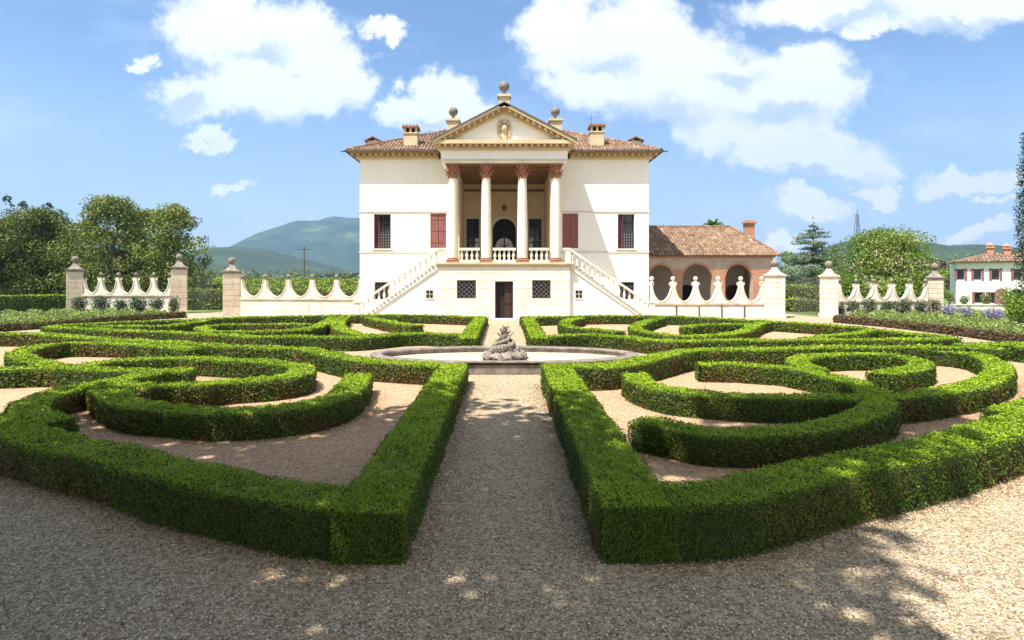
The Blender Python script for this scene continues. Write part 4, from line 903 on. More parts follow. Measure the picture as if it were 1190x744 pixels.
# ================================================================== THE ARCADE WING
YA = 46.0; WX0, WX1 = 10.05, 20.1; WO = (15, YA, 0)
wing = thing('arcade_wing', 'low brick farm wing with three round arches and a tiled roof right of the villa', 'building', WO)
ze2 = 4.25; arcs = [(xat(768, YA), .84, 2.85, 0), (xat(810.5, YA), 1.13, 2.62, 0), (xat(858.5, YA), 1.0, 2.75, 0)]
mb = MB(); wall_open(mb, WX0, WX1, 0, ze2, YA, YA+.5, [], arcs); mb.box(WX1-.5, WX1, YA+.5, YA+9.5, 0, ze2); mb.build('arcade_wall', M['pinkplaster'], wing)
edges = [arcs[0][0]+arcs[0][1], arcs[1][0]-arcs[1][1], arcs[1][0]+arcs[1][1], arcs[2][0]-arcs[2][1], arcs[2][0]+arcs[2][1], WX1]
for a, b in ((edges[0], edges[1]), (edges[2], edges[3]), (edges[4], edges[5]-.02)):
    mb = MB(); mb.box(a+.05, b-.05, YA-.05, YA-.003, 0, 3.35); mb.build('brick_pier', M['brick'], wing)
for c, hw, sp, bz in arcs:
    mb = MB(); arch_ring(mb, c, hw, sp, .16, YA-.03, YA-.003, 14); mb.build('arch_ring', M['brick'], wing)
mb = MB(); wall_open(mb, WX0, WX1-.5, 0, ze2, YA+4.2, YA+4.5, [], [(xat(798, YA+4.2), .62, 1.55, 0)]); mb.build('inner_wall', M['greyplaster'], wing)
mb = MB(); mb.box(WX0, WX1-.5, YA+.5, YA+4.2, ze2-.3, ze2-.2)
for k in range(9): mb.box(WX0+.6+k*1.1, WX0+.75+k*1.1, YA+.5, YA+4.2, ze2-.45, ze2-.302)
mb.build('porch_ceiling', M['coffer'], wing)
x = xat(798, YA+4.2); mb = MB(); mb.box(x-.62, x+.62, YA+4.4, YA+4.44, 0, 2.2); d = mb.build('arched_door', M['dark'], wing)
mb = MB(); mb.box(x-.03, x+.03, YA+4.3, YA+4.36, 0, 2.17); mb.box(x-.6, x+.6, YA+4.3, YA+4.36, 1.5, 1.58); mb.build('frame', M['wood'], d)
mb = MB(); mb.box(x-.5, x-.08, YA+4.36, YA+4.38, .5, 1.4); mb.box(x+.08, x+.5, YA+4.36, YA+4.38, .5, 1.4); mb.build('pane', M['glass'], d)
x = xat(851.5, YA+4.15); mb = MB(); mb.add([(x+.58*math.cos(2*PI*k/24), yy, 1.55+.62*math.sin(2*PI*k/24)) for yy in (YA+4.1, YA+4.19) for k in range(24)], [tuple(range(23, -1, -1)), tuple(range(24, 48))]+[(k, (k+1) % 24, (k+1) % 24+24, k+24) for k in range(24)]); mb.build('oval_shutter', M['shutterdark'], wing)
mb = MB(); mb.box(WX0, WX1+.12, YA-.14, YA+.3, ze2+.002, ze2+.12); mb.box(WX1-.4, WX1+.12, YA+.3, YA+9.5, ze2+.002, ze2+.12); mb.build('eave_moulding', M['brick'], wing)
W = WX1+.4; y0, z0 = YA-.35, ze2+.122; rdp = 4.3; sl2 = (zat(267.5, YA+rdp)-z0)/(rdp+.0)
mb = MB(); R1 = (WX0, y0+rdp+.35, z0+sl2*(rdp+.35)); 
dd = rdp+.35; P = [(WX0, y0, z0), (W, y0, z0), (W, y0+2*dd, z0), (WX0, y0+2*dd, z0), (WX0, y0+dd, z0+sl2*dd), (W-2.0, y0+dd, z0+sl2*dd)]
mb.add(P, [(0, 1, 5, 4), (1, 2, 5), (2, 3, 4, 5), (0, 4, 3), (0, 3, 2, 1)]); rw = mb.build('roof', M['lead'], wing)
s2 = math.sqrt(1+sl2*sl2); Lw = W-WX0
tiles('roof_tiles', rw, (WX0, y0, z0), (1, 0, 0), (0, 1, sl2), Lw, 0, lambda s: (0, min(dd, (Lw-s)/2.0*dd)*s2), M['tile'], seed=5)
mb = MB(); p, q = Vector((W, y0, z0+.08)), Vector((W-2.0, y0+dd, z0+sl2*dd+.08))
for k in range(14): mb.tube(p.lerp(q, k/14), p.lerp(q, (k+1)/14), .13, .11, 7); mb.t[-14:] = [random.uniform(.2, .8)]*14
p = Vector((WX0, y0+dd, z0+sl2*dd+.08))
for k in range(20): mb.tube(p.lerp(q, k/20), p.lerp(q, (k+1)/20), .13, .11, 7); mb.t[-14:] = [random.uniform(.2, .8)]*14
mb.build('ridge_tiles', M['tile'], rw)
x, y = xat(871.5, YA+4.2), YA+4.4; zc = zat(256.5, y); mb = MB(); mb.box(x-.36, x+.36, y-.3, y+.3, zc-2.0, zc-.25); mb.box(x-.48, x+.48, y-.42, y+.42, zc-.248, zc-.12); mb.box(x-.36, x+.36, y-.3, y+.3, zc-.118, zc); mb.build('chimney', M['brick'], rw)

# ================================================================== GARDEN WALLS
def scallop_wall(name, label, p, q, n, zc, hs, r, mat, strips=False, half=(True, True)):
    """low wall from p to q whose crest is n horned scallops; zc coping height, hs horn height"""
    p, q = Vector((*p, 0)), Vector((*q, 0)); L = (q-p).length; ang = math.atan2(q.y-p.y, q.x-p.x); mid = (p+q)/2
    root = bpy.data.objects.new(name, None); COL.objects.link(root); root.location = mid; root.rotation_euler = (0, 0, ang); root['_org'] = (0, 0, 0); tag(root, label, 'garden wall', 'scalloped garden walls')
    def b(mb, nm, m, par, **k): o = mb.build(nm, m, None, org=(0, 0, 0), **k); o.parent = par; return o
    mb = MB(); mb.box(-L/2, L/2, -.18, .18, 0, zc-.12); w = b(mb, 'wall_base', mat, root)
    mb = MB(); mb.box(-L/2, L/2, -.25, .25, zc-.118, zc); mb.box(-L/2, L/2, -.21, .21, zc-.2, zc-.12); b(mb, 'coping', M['pillar'], root)
    if strips:
        mb = MB()
        for k in range(n): x = -L/2+L*(k+.12)/n; mb.box(x-.04, x+.04, -.235, -.183, 0, zc-.205)
        b(mb, 'vertical_strip', M['lead'], root)
    d = L/n; top = zc+hs
    for k in range(n+1):
        c = -L/2+d*k; m = 10; sides = (0, 1) if 0 < k < n else ((1,) if k == 0 else (0,))
        # one horn: concave flanks rising to a neck at its middle
        pts = [(c-d/2+.005, zc+.002)]; nk = .09
        for j in range(m+1):
            a = PI/2*j/m; pts.append((c-nk-(d/2-nk-.005)*(1-math.sin(a)), zc+.07+(hs-.42)*(1-math.cos(a))))
        pts += [(2*c-x, z) for x, z in pts[::-1]]
        # split into convex slabs
        mb = MB(); half_n = len(pts)//2
        for j in range(half_n-1):
            a, e = pts[j], pts[j+1]; 
            if abs(e[0]-a[0]) < 1e-5: continue
            for s in sides:
                A2, E2 = (a, e) if not s else ((2*c-a[0], a[1]), (2*c-e[0], e[1]))
                mb.prism([(A2[0], zc+.002), (E2[0], zc+.002), E2, A2], -.13, .13)
        mb.box(c-(nk if 0 in sides else 0), c+(nk if 1 in sides else 0), -.13, .13, zc+.002, pts[half_n-1][1])
        h = b(mb, 'scallop', mat, root)
        zt = pts[half_n-1][1]; mb = MB(); cb = c+(.1 if k == 0 else -.1 if k == n else 0); mb.lathe([(.14, 0), (.15, .04), (.09, .07), (.075, .12)], 0, 0, 10, zt+.002); mb.ball((0, 0, zt+.12+r), r, 14); mb.v = [(x+cb, y, z) for x, y, z in mb.v]
        o = b(mb, 'ball_finial', M['ball'] if not strips else mat, h, smooth=True)
        # rim moulding along the scallop
        mb = MB()
        for j in range(1, half_n-1):
            a, e = pts[j], pts[j+1]
            for s in sides:
                A2, E2 = (a, e) if not s else ((2*c-a[0], a[1]), (2*c-e[0], e[1])); mb.beam((A2[0], 0, A2[1]+.02), (E2[0], 0, E2[1]+.02), .34, .06)
        b(mb, 'rim', mat, h)
    return root
yb = 44.2
scallop_wall('scalloped_wall', 'scalloped garden wall between the villa stairs and the left gate pillar', (xat(281, 44.6), 44.6), (-10.05, 43.2), 5, 1.30, 1.62, .15, M['wallstone'])
scallop_wall('scalloped_wall', 'scalloped garden wall under the dark trees at the far left', (xat(97, 47.2), 47.2), (xat(199, 47.4), 47.4), 5, 1.45, 1.62, .15, M['wallstone'])
scallop_wall('scalloped_wall', 'whitest scalloped wall, in front of the brick arcade', (10.06, 42.4), (xat(887, 42.4), 42.4), 5, 1.02, 1.75, .15, M['limestone'], True)
scallop_wall('scalloped_wall', 'scalloped garden wall in front of the blossoming tree', (xat(974, 44), 44.0), (xat(1077, 44.4), 44.4), 5, 1.12, 1.5, .14, M['wallstone'])
def pillar(label, px, Y, zcap, zball, w=1.08, mat='pillar', pyr=True):
    x = xat(px, Y); t = thing('gate_pillar', label, 'pillar', (x, Y, 0), 'stone pillars of the garden wall'); h = w/2
    mb = MB(); nb = 7; z = 0
    mb.box(x-h-.06, x+h+.06, Y-h-.06, Y+h+.06, 0, .22)
    hz = (zcap-.35-.22)/nb
    for k in range(nb): mb.box(x-h, x+h, Y-h, Y+h, .223+hz*k+.02, .223+hz*(k+1))
    mb.box(x-h+.03, x+h-.03, Y-h+.03, Y+h-.03, .22, zcap-.35); mb.build('shaft', M[mat], t, bev=.015)
    mb = MB(); z = zcap-.35; mb.box(x-h-.04, x+h+.04, Y-h-.04, Y+h+.04, z+.002, z+.12); mb.box(x-h-.09, x+h+.09, Y-h-.09, Y+h+.09, z+.122, z+.22)
    n = 6; pr = [(h-.02)*(1-.78*(k/n)**.6) for k in range(n+1)]
    vs = []; 
    for k in range(n+1):
        r = pr[k]; zz = z+.222+.46*(k/n); vs += [(x-r, Y-r, zz), (x+r, Y-r, zz), (x+r, Y+r, zz), (x-r, Y+r, zz)]
    mb.add(vs, [(4*k+j, 4*k+(j+1) % 4, 4*k+4+(j+1) % 4, 4*k+4+j) for k in range(n) for j in range(4)]+[(4*n, 4*n+1, 4*n+2, 4*n+3)]); mb.build('cap', M['oldstone'] if mat == 'pillar' else M['pillar'], t)
    mb = MB(); r = .25; zt = z+.66; mb.lathe([(.16, 0), (.1, .05), (.12, .1)], x, Y, 10, zt-.02); mb.ball((x, Y, zt+.05+r), r, 14); mb.build('ball_finial', M['ball'], t, smooth=True)
    t.rotation_euler = (0, 0, -math.atan2(x, Y)*.9)
    return t
pillar('far left stone pillar at the outer end of the left wall', 87.5, 47.2, 3.55, 0)
pillar('brownish stone pillar, left one of the pair flanking the open left gate', 208.5, 47.4, 3.72, 0)
pillar('brownish stone pillar, right one of the pair flanking the open left gate', 269.5, 45.2, 3.40, 0, 1.15)
pillar('pale stone pillar joined to the white scalloped wall by the arcade', 900, 42.3, 3.12, 0, 1.3, 'wallstone')
pillar('pale stone pillar on the far side of the right gate opening', 963, 42.6, 3.05, 0, 1.12, 'wallstone')
pillar('stone pillar at the right end of the right scalloped wall', 1086, 44.6, 2.95, 0, 1.02, 'pillar')
def gate(label, hx, hy, ang, w, h):
    t = thing('iron_gate', label, 'gate', (hx, hy, 0)); ca, sa = math.cos(ang), math.sin(ang); P = lambda s, z: (hx+ca*s, hy+sa*s, z)
    mb = MB(); mb.beam(P(0, .15), P(0, h), .06, .06); mb.beam(P(w, .15), P(w, h-.3), .06, .06); mb.beam(P(0, .2), P(w, .2), .05, .06); mb.beam(P(0, 1.1), P(w, 1.1), .05, .06); mb.beam(P(0, h), P(w, h-.3), .05, .06); mb.build('gate_frame', M['iron'], t)
    mb = MB(); n = 15
    for k in range(1, n): s = w*k/n; mb.tube(P(s, .2), P(s, h-.3*k/n+.12), .016, .016, 5)
    mb.build('bars', M['iron'], t)
    mb = MB(); mb.beam(P(.03, .2), P(w-.03, .22), .008, 1.0) ; 
gate('open iron gate leaf folded against the left gate pillar', xat(219, 47.6), 48.3, math.radians(74), 2.0, 3.0)
gate('open iron gate leaf swung back beside the right pillar', xat(953.5, 42.9), 43.4, math.radians(112), 2.0, 2.75)

# ================================================================== THE FARMHOUSE
YF = 60.0; FX0 = xat(1111, YF); FO = (FX0, YF, 0); FA = math.radians(33)
def fx(px, d=0.0):      # position along the front that is turned towards the parterre
    k = (px-CX)/F; return FX0+(k*(YF+d*math.cos(FA))-FX0-d*math.sin(FA))/(math.cos(FA)+k*math.sin(FA))
FXE = FX0+14
fh = thing('farmhouse', 'small white farmhouse with red shutters and two brick chimneys at the right edge', 'house', FO)
zE = zat(305, YF); zw = (zat(326, 58), zat(312.5, 58))
mb = MB(); wpx = [1116.5, 1136, 1157, 1182.5, 1206]; ops = [(fx(p)-.28, fx(p)+.28, zw[0]+.05, zw[1]) for p in wpx]
gpx = [(1137, .3), (1153, .38)]; ops2 = [(fx(p)-w, fx(p)+w, .3, 1.35) for p, w in gpx]
wall_open(mb, FX0, FXE, 0, zE, YF, YF+.4, ops+ops2, [(fx(1182), .72, .95, 0)]); mb.box(FX0, FX0+.4, YF+.4, YF+9, 0, zE); mb.build('wall', M['farmwall'], fh)
for a, b, c, d in ops+ops2:
    mb = MB(); mb.box(a, b, YF+.25, YF+.3, c, d); w = mb.build('window', M['glass'], fh)
    for s in (-1, 1):
        x = (a+b)/2+s*(.28+.11); mb = MB(); mb.box(x-.10, x+.10, YF-.06, YF-.003, c-.04, d+.04); mb.build('shutter', M['shutter'], w)
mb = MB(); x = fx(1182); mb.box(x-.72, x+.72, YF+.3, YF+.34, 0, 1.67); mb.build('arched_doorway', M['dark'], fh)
x = fx(1164); mb = MB(); pts = [(x-.55, 0), (x+.5, 0), (x+.5, 1.1)]+[(x-.02+.53*math.cos(a)*1, 1.15+.6*math.sin(a)) for a in [PI*k/8 for k in range(0, 9)]]; mb.prism(pts, YF-.14, YF-.06); mb.build('open_door_leaf', M['shutter'], fh)
mb = MB(); mb.box(FX0-.1, FXE+.1, YF-.15, YF-.003, zE-.12, zE); mb.build('eave_moulding', M['limestone'], fh)
y0, z0 = YF-.45, zE+.01; zr = zat(296, YF+3.6); slf = (zr-z0)/4.05; mb = MB(); X0, X1 = FX0-.3, FXE+.3; dd = 4.05
mb.add([(X0, y0, z0), (X1, y0, z0), (X1, y0+2*dd, z0), (X0, y0+2*dd, z0), (X0+3, y0+dd, z0+slf*dd), (X1, y0+dd, z0+slf*dd)], [(0, 1, 5, 4), (1, 2, 5), (2, 3, 4, 5), (3, 0, 4), (0, 3, 2, 1)]); rf2 = mb.build('roof', M['lead'], fh)
tiles('roof_tiles', rf2, (X0, y0, z0), (1, 0, 0), (0, 1, slf), X1-X0, 0, lambda s: (0, min(dd, s*dd/3)*math.sqrt(1+slf*slf)), M['tile'], .3, .5, seed=9)
tiles('roof_tiles', rf2, (X0, y0, z0), (0, 1, 0), (3, 0, slf*dd), 2*dd, 0, lambda s: (0, min(s, 2*dd-s)/dd*math.sqrt(9+(slf*dd)**2)), M['tile'], .3, .5, seed=10)
for px, zt in ((1150.5, 284), (1170, 285.5)):
    x = fx(px, 3); z1 = zat(zt, YF+3); mb = MB(); mb.box(x-.28, x+.28, YF+2.7, YF+3.3, 4.4, z1-.5); mb.box(x-.38, x+.38, YF+2.6, YF+3.4, z1-.498, z1-.38); mb.box(x-.26, x+.26, YF+2.75, YF+3.25, z1-.378, z1-.2); mb.lathe([(.36, 0), (.2, .15), (.03, .28)], x, YF+3, 10, z1-.2); mb.build('chimney', M['brick'], rf2)
fh.rotation_euler = (0, 0, -FA)
for i, (px, w, h, lab) in enumerate([(1104, 14, 21, 'rose bush by the left corner of the farmhouse'), (1121, 12, 15, 'low rose bush between the farmhouse corner and its small window'), (1146, 13, 17, 'rose bush beside the red door leaf of the farmhouse')]):
    shrub('rose_bush', lab, px, 0, 57, w, h, M['rose'], .12, 90+i, 'rose bushes along the farmhouse', tr=(.2, .7))
mb = MB(); xa, xb = xat(1100, 52), xat(1260, 52); mb.box(xa, xb, 51.9, 52.1, 0, .42); mb.box(xa, xb, 51.85, 52.15, .422, .5); tag(mb.build('low_wall', M['wallstone'], org=((xa+xb)/2, 52, 0)), 'very low pale wall edging the farmhouse yard', 'low wall')

# ================================================================== THE FOUNTAIN
FX, FY, AX, BYY = 0.0, 19.85, 4.30, 2.15
ft = thing('fountain', 'oval weathered stone fountain basin between the four hedge quarters', 'fountain', (FX, FY, 0))
def oval(mb, prof, n=96):
    """prof: closed section (inset from the outer edge, z)"""
    k = len(prof); vs = []
    for i in range(n):
        a = 2*PI*i/n; c, s = math.cos(a), math.sin(a); nx, ny = c/AX, s/BYY; l = math.hypot(nx, ny); nx, ny = nx/l, ny/l
        for d, z in prof: vs.append((FX+AX*c-nx*d, FY+BYY*s-ny*d, z))
    mb.add(vs, [(i*k+j, ((i+1) % n)*k+j, ((i+1) % n)*k+(j+1) % k, i*k+(j+1) % k) for i in range(n) for j in range(k)])
mb = MB(); oval(mb, [(.05, 0), (.05, .27), (.30, .27), (.30, -.05)]); mb.build('basin_wall', M['fountain'], ft)
mb = MB(); oval(mb, [(0, .273), (-.02, .31), (0, .345), (.34, .345), (.36, .31), (.34, .273)]); mb.build('rim', M['fountain'], ft, smooth=True)
mb = MB(); oval(mb, [(-.06, .006), (-.06, .07), (.045, .07), (.045, .006)]); mb.build('plinth', M['fountain'], ft)
mb = MB(); vs = [(FX+(AX-.3)*math.cos(2*PI*i/96), FY+(BYY-.3)*math.sin(2*PI*i/96), .16) for i in range(96)]; mb.add(vs, [tuple(range(96))]); mb.build('water', M['water'], ft)
mb = MB(); mb.box(-1.1, 1.1, 17.62, 17.74, .006, .272); mb.box(-1.16, 1.16, 17.56, 17.9, .347, .375); mb.box(-1.14, 1.14, 17.58, 17.74, .006, .09); mb.build('front_block', M['fountain'], ft)
# rockwork with curled fish and fronds
def rock(mb, c, r, seed, sz=.7, n=12):
    rnd = random.Random(seed); ph = [rnd.uniform(0, 6) for _ in range(6)]; vs = []; fs = []; m = 9
    for i in range(m+1):
        for j in range(n):
            a, b = PI*i/m, 2*PI*j/n; d = Vector((math.sin(a)*math.cos(b), math.sin(a)*math.sin(b), math.cos(a)*sz))
            q = 1+.22*math.sin(3*d.x*2+ph[0])*math.sin(4*d.y+ph[1])+.14*math.sin(9*d.z+ph[2]+5*d.x)+rnd.uniform(-.07, .07); vs.append(Vector(c)+d*r*q)
    fs = [(i*n+j, (i+1)*n+j, (i+1)*n+(j+1) % n, i*n+(j+1) % n) for i in range(m) for j in range(n)]; mb.add(vs, fs)
sc = thing('fountain_sculpture', 'rough carved rock group with curled fish and leafy crown standing in the fountain', 'sculpture', (0, 18.45, .1))
mb = MB(); rs = random.Random(5)
for k in range(16): a = k*2.4; rr = .62*math.sqrt((k+.5)/16); rock(mb, (rr*math.cos(a), 18.45+rr*math.sin(a)*.75, .34+.16*(1-rr)), rs.uniform(.16, .24), k, .75)
for k in range(11): a = k*2.4+1; rr = .36*math.sqrt((k+.5)/11); rock(mb, (rr*math.cos(a), 18.45+rr*math.sin(a)*.7, .58+.08*(1-rr)), rs.uniform(.12, .18), k+30, .8)
mb.build('rockwork', M['oldstone'], sc, smooth=True)
def fish(ph, R, z0, r0, turns=.8):
    mb = MB(); pts = []; n = 22
    for i in range(n+1): t = i/n; a = ph+turns*2*PI*t; pts.append((Vector((R*(1-.55*t)*math.cos(a), 18.45+R*(1-.55*t)*.75*math.sin(a), z0+.42*t)), r0*(1-.62*t)*(.65+.7*math.sin(PI*min(1, t*2.2)) if t < .45 else 1)))
    for (p, a), (q, b) in zip(pts[:-1], pts[1:]): mb.tube(p, q, a, b, 9)
    e = pts[-1][0]
    for s in (-1, 1): mb.beam(e, e+Vector((s*.12, 0, .12)), .06, .03)
    mb.build('carved_fish', M['oldstone'], sc, smooth=True)
fish(PI*1.05, .40, .58, .105); fish(PI*1.75, .38, .56, .10); fish(PI*.4, .36, .6, .09)
mb = MB(); rock(mb, (0, 18.45, .92), .15, 77, 1.3)
for k in range(9):
    a = k*2*PI/9; e = .75+.35*(k % 3); L = .26+.08*(k % 2); p = Vector((0, 18.45, 1.0)); q = p+Vector((math.cos(a)*L*math.cos(e), math.sin(a)*L*math.cos(e)*.7, math.sin(e)*L))
    mid = p.lerp(q, .6)+Vector((0, 0, .03)); mb.tube(p, mid, .05, .04, 5); mb.tube(mid, q, .045, .012, 5); mb.beam(mid, q+Vector((0, 0, .02)), .09, .02)
mb.build('leafy_crown', M['oldstone'], sc)
# ================================================================== AIR, SKY, SUN, CAMERA
def haze():
    z1 = 720; mb = MB(); mb.box(-3600, 3600, -600, 3400, -4.0, z1); m = bpy.data.materials.new('haze'); m.use_nodes = True; nt = m.node_tree; nt.nodes.clear()
    o = nt.nodes.new('ShaderNodeOutputMaterial'); v = nt.nodes.new('ShaderNodeVolumePrincipled'); v.inputs['Color'].default_value = (.31, .57, 1.0, 1); v.inputs['Density'].default_value = HAZE; v.inputs['Anisotropy'].default_value = .2
    nt.links.new(v.outputs[0], o.inputs['Volume']); b = mb.build('haze', m); b['kind'] = 'stuff'; return b
HAZE = .00021
haze()
# clouds: (px, py, rx, ry) survey of the puffs, turned into view directions of the real sky
PUFFS = [(240, 30, 62, 48), (300, 48, 75, 50), (345, 52, 60, 42), (385, 88, 45, 45), (300, 100, 85, 42), (235, 122, 58, 28), (350, 112, 60, 34), (262, 12, 48, 30),
 (246, 164, 28, 10), (170, 77, 17, 10), (446, 41, 26, 12), (272, 218, 16, 9), (455, 124, 36, 20), (522, 120, 52, 28), (490, 132, 60, 20), (560, 130, 40, 18),
 (650, 28, 50, 52), (700, 70, 85, 60), (745, 35, 75, 42), (800, 68, 80, 55), (760, 110, 90, 38), (690, 95, 60, 45), (855, 105, 75, 55), (930, 68, 38, 30), (935, 100, 70, 50), (905, 150, 85, 48), (960, 180, 80, 34), (890, 192, 42, 22), (1005, 192, 36, 20), (830, 150, 50, 40),
 (950, 2, 90, 24), (1040, 18, 80, 24), (1090, 8, 90, 26), (1165, 6, 60, 34), (1000, 30, 40, 14),
 (1125, 209, 62, 18), (1108, 200, 26, 14), (1165, 212, 42, 16), (942, 241, 55, 15), (925, 237, 28, 14), (1020, 219, 32, 11), (1032, 230, 16, 10), (1145, 272, 60, 9), (905, 285, 26, 16), (1160, 236, 22, 6)]
GREYS = [(335, 138, 80, 20), (310, 62, 45, 15), (215, 132, 45, 14), (490, 142, 50, 10), (700, 80, 45, 18), (785, 140, 85, 26), (915, 142, 70, 18), (850, 95, 40, 14), (960, 206, 70, 12), (1000, 16, 70, 14), (1115, 28, 70, 12)]
def sky():
    w = bpy.data.worlds.new('World'); SC.world = w; w.use_nodes = True; nt = w.node_tree; L = nt.links; bg = nt.nodes['Background']
    st = N(nt, 'ShaderNodeTexSky', sky_type='NISHITA', sun_disc=False, sun_elevation=SUN_EL, sun_rotation=SUN_ROT, altitude=50, air_density=1.0, dust_density=2.0, ozone_density=2.0)
    g = nt.nodes.new('ShaderNodeTexCoord').outputs['Generated']
    def m(op, a, b=None, c=None, clamp=False):
        n = nt.nodes.new('ShaderNodeMath'); n.operation = op; n.use_clamp = clamp
        for i, v in enumerate((a, b, c)):
            if v is None: continue
            if isinstance(v, (int, float)): n.inputs[i].default_value = v
            else: L.new(v, n.inputs[i])
        return n.outputs[0]
    sp = nt.nodes.new('ShaderNodeSeparateXYZ'); L.new(g, sp.inputs[0])
    yy = m('MAXIMUM', sp.outputs[1], .02)
    u = m('DIVIDE', sp.outputs[0], yy); v = m('DIVIDE', sp.outputs[2], yy)
    cv = nt.nodes.new('ShaderNodeCombineXYZ'); L.new(u, cv.inputs[0]); L.new(v, cv.inputs[1])
    def nz(scale, det, rough, off, dist=0.0):
        mp = nt.nodes.new('ShaderNodeMapping'); mp.inputs['Location'].default_value = off; L.new(cv.outputs[0], mp.inputs[0])
        n = N(nt, 'ShaderNodeTexNoise', i_Scale=scale, i_Detail=det, i_Roughness=rough, i_Distortion=dist); L.new(mp.outputs[0], n.inputs['Vector']); return n
    wn = nz(7, 10, .68, (3, 1, 0)); ws = nt.nodes.new('ShaderNodeSeparateColor'); L.new(wn.outputs['Color'], ws.inputs[0])
    u2 = m('MULTIPLY_ADD', m('SUBTRACT', ws.outputs[0], .5), .20, u); v2 = m('MULTIPLY_ADD', m('SUBTRACT', ws.outputs[1], .5), .17, v)
    pc = nt.nodes.new('ShaderNodeCombineXYZ'); L.new(u2, pc.inputs[0]); L.new(v2, pc.inputs[1])
    def accum(vec, puffs):
        acc = None
        for px, py, rx, ry in puffs:
            cu, cv_ = (px-CX)/F, (HY-py)/F
            mp = nt.nodes.new('ShaderNodeMapping'); mp.vector_type = 'TEXTURE'; mp.inputs['Location'].default_value = (cu, cv_, 0); mp.inputs['Scale'].default_value = (rx/F, ry/F, 1); L.new(vec, mp.inputs[0])
            ln = nt.nodes.new('ShaderNodeVectorMath'); ln.operation = 'LENGTH'; L.new(mp.outputs[0], ln.inputs[0])
            d = m('SUBTRACT', 1.0, ln.outputs['Value'])
            acc = d if acc is None else m('SMOOTH_MAX', acc, d, .12)
        return acc
    acc = accum(pc.outputs[0], PUFFS)
    acc2 = accum(pc.outputs[0], GREYS)
    fine = nz(20, 8, .66, (1, 7, 0)).outputs['Fac']
    dens = m('ADD', acc, m('MULTIPLY', m('SUBTRACT', fine, .5), .9))
    mr = N(nt, 'ShaderNodeMapRange', interpolation_type='SMOOTHSTEP'); L.new(dens, mr.inputs[0]); mr.inputs[1].default_value = -.16; mr.inputs[2].default_value = .40
    mask = mr.outputs[0]
    # faint high veil
    veil = N(nt, 'ShaderNodeMapRange', interpolation_type='SMOOTHSTEP'); mpv = nt.nodes.new('ShaderNodeMapping'); mpv.inputs['Scale'].default_value = (1.0, 2.6, 1); L.new(cv.outputs[0], mpv.inputs[0])
    vn = N(nt, 'ShaderNodeTexNoise', i_Scale=2.6, i_Detail=8, i_Roughness=.6); L.new(mpv.outputs[0], vn.inputs['Vector']); L.new(vn.outputs['Fac'], veil.inputs[0]); veil.inputs[1].default_value = .46; veil.inputs[2].default_value = .8; veil.inputs[4].default_value = .55
    # unseen clouds behind and above the camera: added noise cover that whitens fill light
    mp3 = nt.nodes.new('ShaderNodeMapping'); L.new(g, mp3.inputs[0]); n3 = N(nt, 'ShaderNodeTexNoise', i_Scale=2.4, i_Detail=6, i_Roughness=.55); L.new(mp3.outputs[0], n3.inputs['Vector'])
    r3 = N(nt, 'ShaderNodeMapRange', interpolation_type='SMOOTHSTEP'); L.new(n3.outputs['Fac'], r3.inputs[0]); r3.inputs[1].default_value = .36; r3.inputs[2].default_value = .52
    front = m('GREATER_THAN', sp.outputs[1], .25)
    allm = m('MAXIMUM', m('MULTIPLY', mask, front), m('MULTIPLY', r3.outputs[0], m('SUBTRACT', 1.0, front)))
    allm = m('MULTIPLY', allm, m('GREATER_THAN', sp.outputs[2], .0))
    # body of the cloud: bright tops, greyer thick undersides
    body = nz(9, 6, .6, (5, 2, 0)).outputs['Fac']
    a3 = m('ADD', acc2, m('MULTIPLY', m('SUBTRACT', body, .5), 1.5))
    under = N(nt, 'ShaderNodeMapRange', interpolation_type='SMOOTHSTEP'); L.new(a3, under.inputs[0]); under.inputs[1].default_value = -.15; under.inputs[2].default_value = .75; under.inputs[3].default_value = 0; under.inputs[4].default_value = .95
    shade = under.outputs[0]
    ccol = mixc(nt, (CLB*1.0, CLB*1.0, CLB*1.0), (CLB*.58, CLB*.66, CLB*.76), shade)
    skyc = mixc(nt, st.outputs[0], (SKYK*.88, SKYK*.99, SKYK*1.12), 1.0, 'MULTIPLY')
    hz = N(nt, 'ShaderNodeMapRange', interpolation_type='SMOOTHSTEP'); L.new(sp.outputs[2], hz.inputs[0]); hz.inputs[1].default_value = .0; hz.inputs[2].default_value = .36; hz.inputs[3].default_value = .8; hz.inputs[4].default_value = 0
    skyc = mixc(nt, skyc, (CLB*.66, CLB*.80, CLB*.95), hz.outputs[0])
    skyc = mixc(nt, skyc, (CLB*.72, CLB*.84, CLB*.98), m('MULTIPLY', veil.outputs[0], m('GREATER_THAN', sp.outputs[2], 0)))
    col = mixc(nt, skyc, ccol, allm)
    L.new(col, bg.inputs['Color']); bg.inputs['Strength'].default_value = SKY
SKY = .060; CLB = 9.2; SKYK = 1.15
sky()
sd = bpy.data.lights.new('sun', 'SUN'); sd.energy = 5.0; sd.angle = math.radians(.53); sd.color = (1.0, .955, .88)
so = bpy.data.objects.new('sun', sd); COL.objects.link(so)
so.rotation_euler = Vector((SUNX, SUNY, -1)).to_track_quat('-Z', 'Y').to_euler(); so.location = (-20, -20, 40)
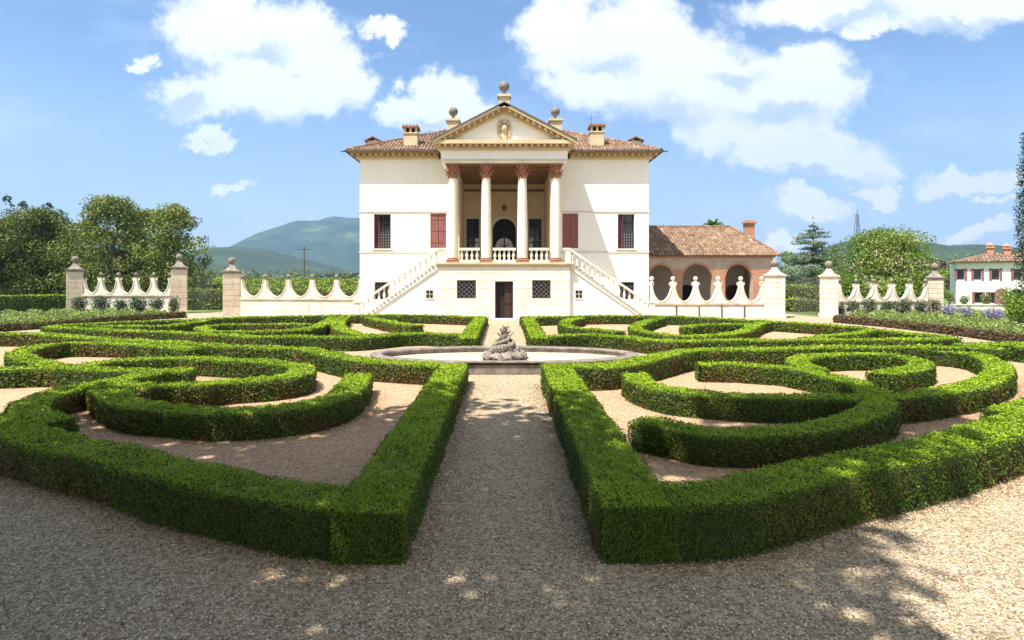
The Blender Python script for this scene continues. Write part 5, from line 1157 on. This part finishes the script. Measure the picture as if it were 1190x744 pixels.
# shade trees
def shade_tree2(label, tx, ty, blobs, zc, seed, leaf=.40, dens=1.9):
    rnd = random.Random(seed); t = thing('plane_tree', label, 'tree', (tx, ty, 0), 'plane trees behind the camera'); mb = MB()
    p = Vector((tx, ty, -.05)); f = Vector((tx+.2, ty-.1, 7.0)); mb.tube(p, f, .46, .34, 12); cl = []
    for gx, gy, r in blobs:
        zz = zc+rnd.uniform(-.6, .6); x, y = gx-SUNX*zz, gy-SUNY*zz; c = Vector((x, y, zz-.4)); m = f.lerp(c, .5)+Vector((0, 0, 1.2)); mb.tube(f, m, .20, .12, 8); mb.tube(m, c, .12, .05, 8)
        for k in range(5): a = k*1.26; mb.tube(c, c+Vector((r*.7*math.cos(a), r*.7*math.sin(a), .8)), .06, .02, 5)
        for k in range(int(10+r*r*4.5)):
            a = rnd.uniform(0, 2*PI); q = r*math.sqrt(rnd.uniform(0, 1)); cr = rnd.uniform(.7, 1.05)
            cl.append((x+q*math.cos(a), y+q*math.sin(a), zz+rnd.uniform(-1.1, 1.1), cr, cr*.7, rnd.uniform(.2, .8)))
    mb.build('trunk', M['bark'], t); crown_mesh('crown', 0, 0, cl, M['tree'], leaf, dens, t); return t
shade_tree2('big plane tree shading the left of the terrace', -9, -4, [(-13, 9.5, 3.6), (-8.5, 9.8, 3.4), (-4.2, 10, 3.3), (-12, 4, 3.8), (-6.5, 4.6, 3.8), (-9, 0, 4), (-3.8, 5.2, 2.6), (-3.6, 8, 2.2), (-15, 6.5, 3)], 11.5, 3)
shade_tree2('plane tree shading the centre path from behind the camera', -1, -5, [(-1.2, 10.6, 2.3), (.2, 10.2, 1.3), (-1, 6.2, 3.2), (1.0, 5.4, 2.1), (.7, 8.4, 1.2), (-2, 1, 4), (.8, 1, 2.4)], 11.0, 4)
shade_tree2('plane tree shading the right scroll hedges from behind the camera', -5, -2, [(5.1, 11.2, 1.4), (6.8, 11.6, 1.5), (8.0, 12.2, .9), (3.9, 9.2, 1.0), (5.1, 9.0, 1.1), (3.0, 7.0, 1.0), (2.2, 4.2, 1.1)], 16.5, 5)
shade_tree2('added unseen tree farther back, blocking sky light left of the camera', -10, -16, [(-12, -6, 4.5), (-6, -6, 4.5), (-1, -7, 4.5), (-9, -12, 5), (-3, -13, 5)], 12.5, 6, .5, 1.0)  # added out of view to cut the sky light from behind
shade_tree2('added unseen tree farther back, blocking sky light right of the camera', 6, -18, [(5, -8, 4.5), (9, -12, 4.5), (3, -14, 5), (12, -6, 4)], 12.5, 7, .5, 1.0)  # second unseen crown, added to dim the ambient light on the foreground
cd = bpy.data.cameras.new('camera'); cam = bpy.data.objects.new('camera', cd); COL.objects.link(cam); SC.camera = cam
cam.location = (0, 0, CAMZ); cam.rotation_euler = (PI/2, 0, 0); cd.sensor_width = 36; cd.lens = 36*F/1190; cd.shift_y = -(372-HY)/1190; cd.shift_x = (595-CX)/1190
cd.clip_start = .1; cd.clip_end = 12000
SC.view_settings.view_transform = 'Standard'; SC.view_settings.look = 'None'; SC.view_settings.gamma = 1; SC.view_settings.exposure = 1.24
SC.render.engine = 'CYCLES'; SC.cycles.use_denoising = True; SC.cycles.max_bounces = 6; SC.cycles.volume_bounces = 0; SC.cycles.transparent_max_bounces = 6
for o in bpy.data.objects:
    if '_org' in o: del o['_org']
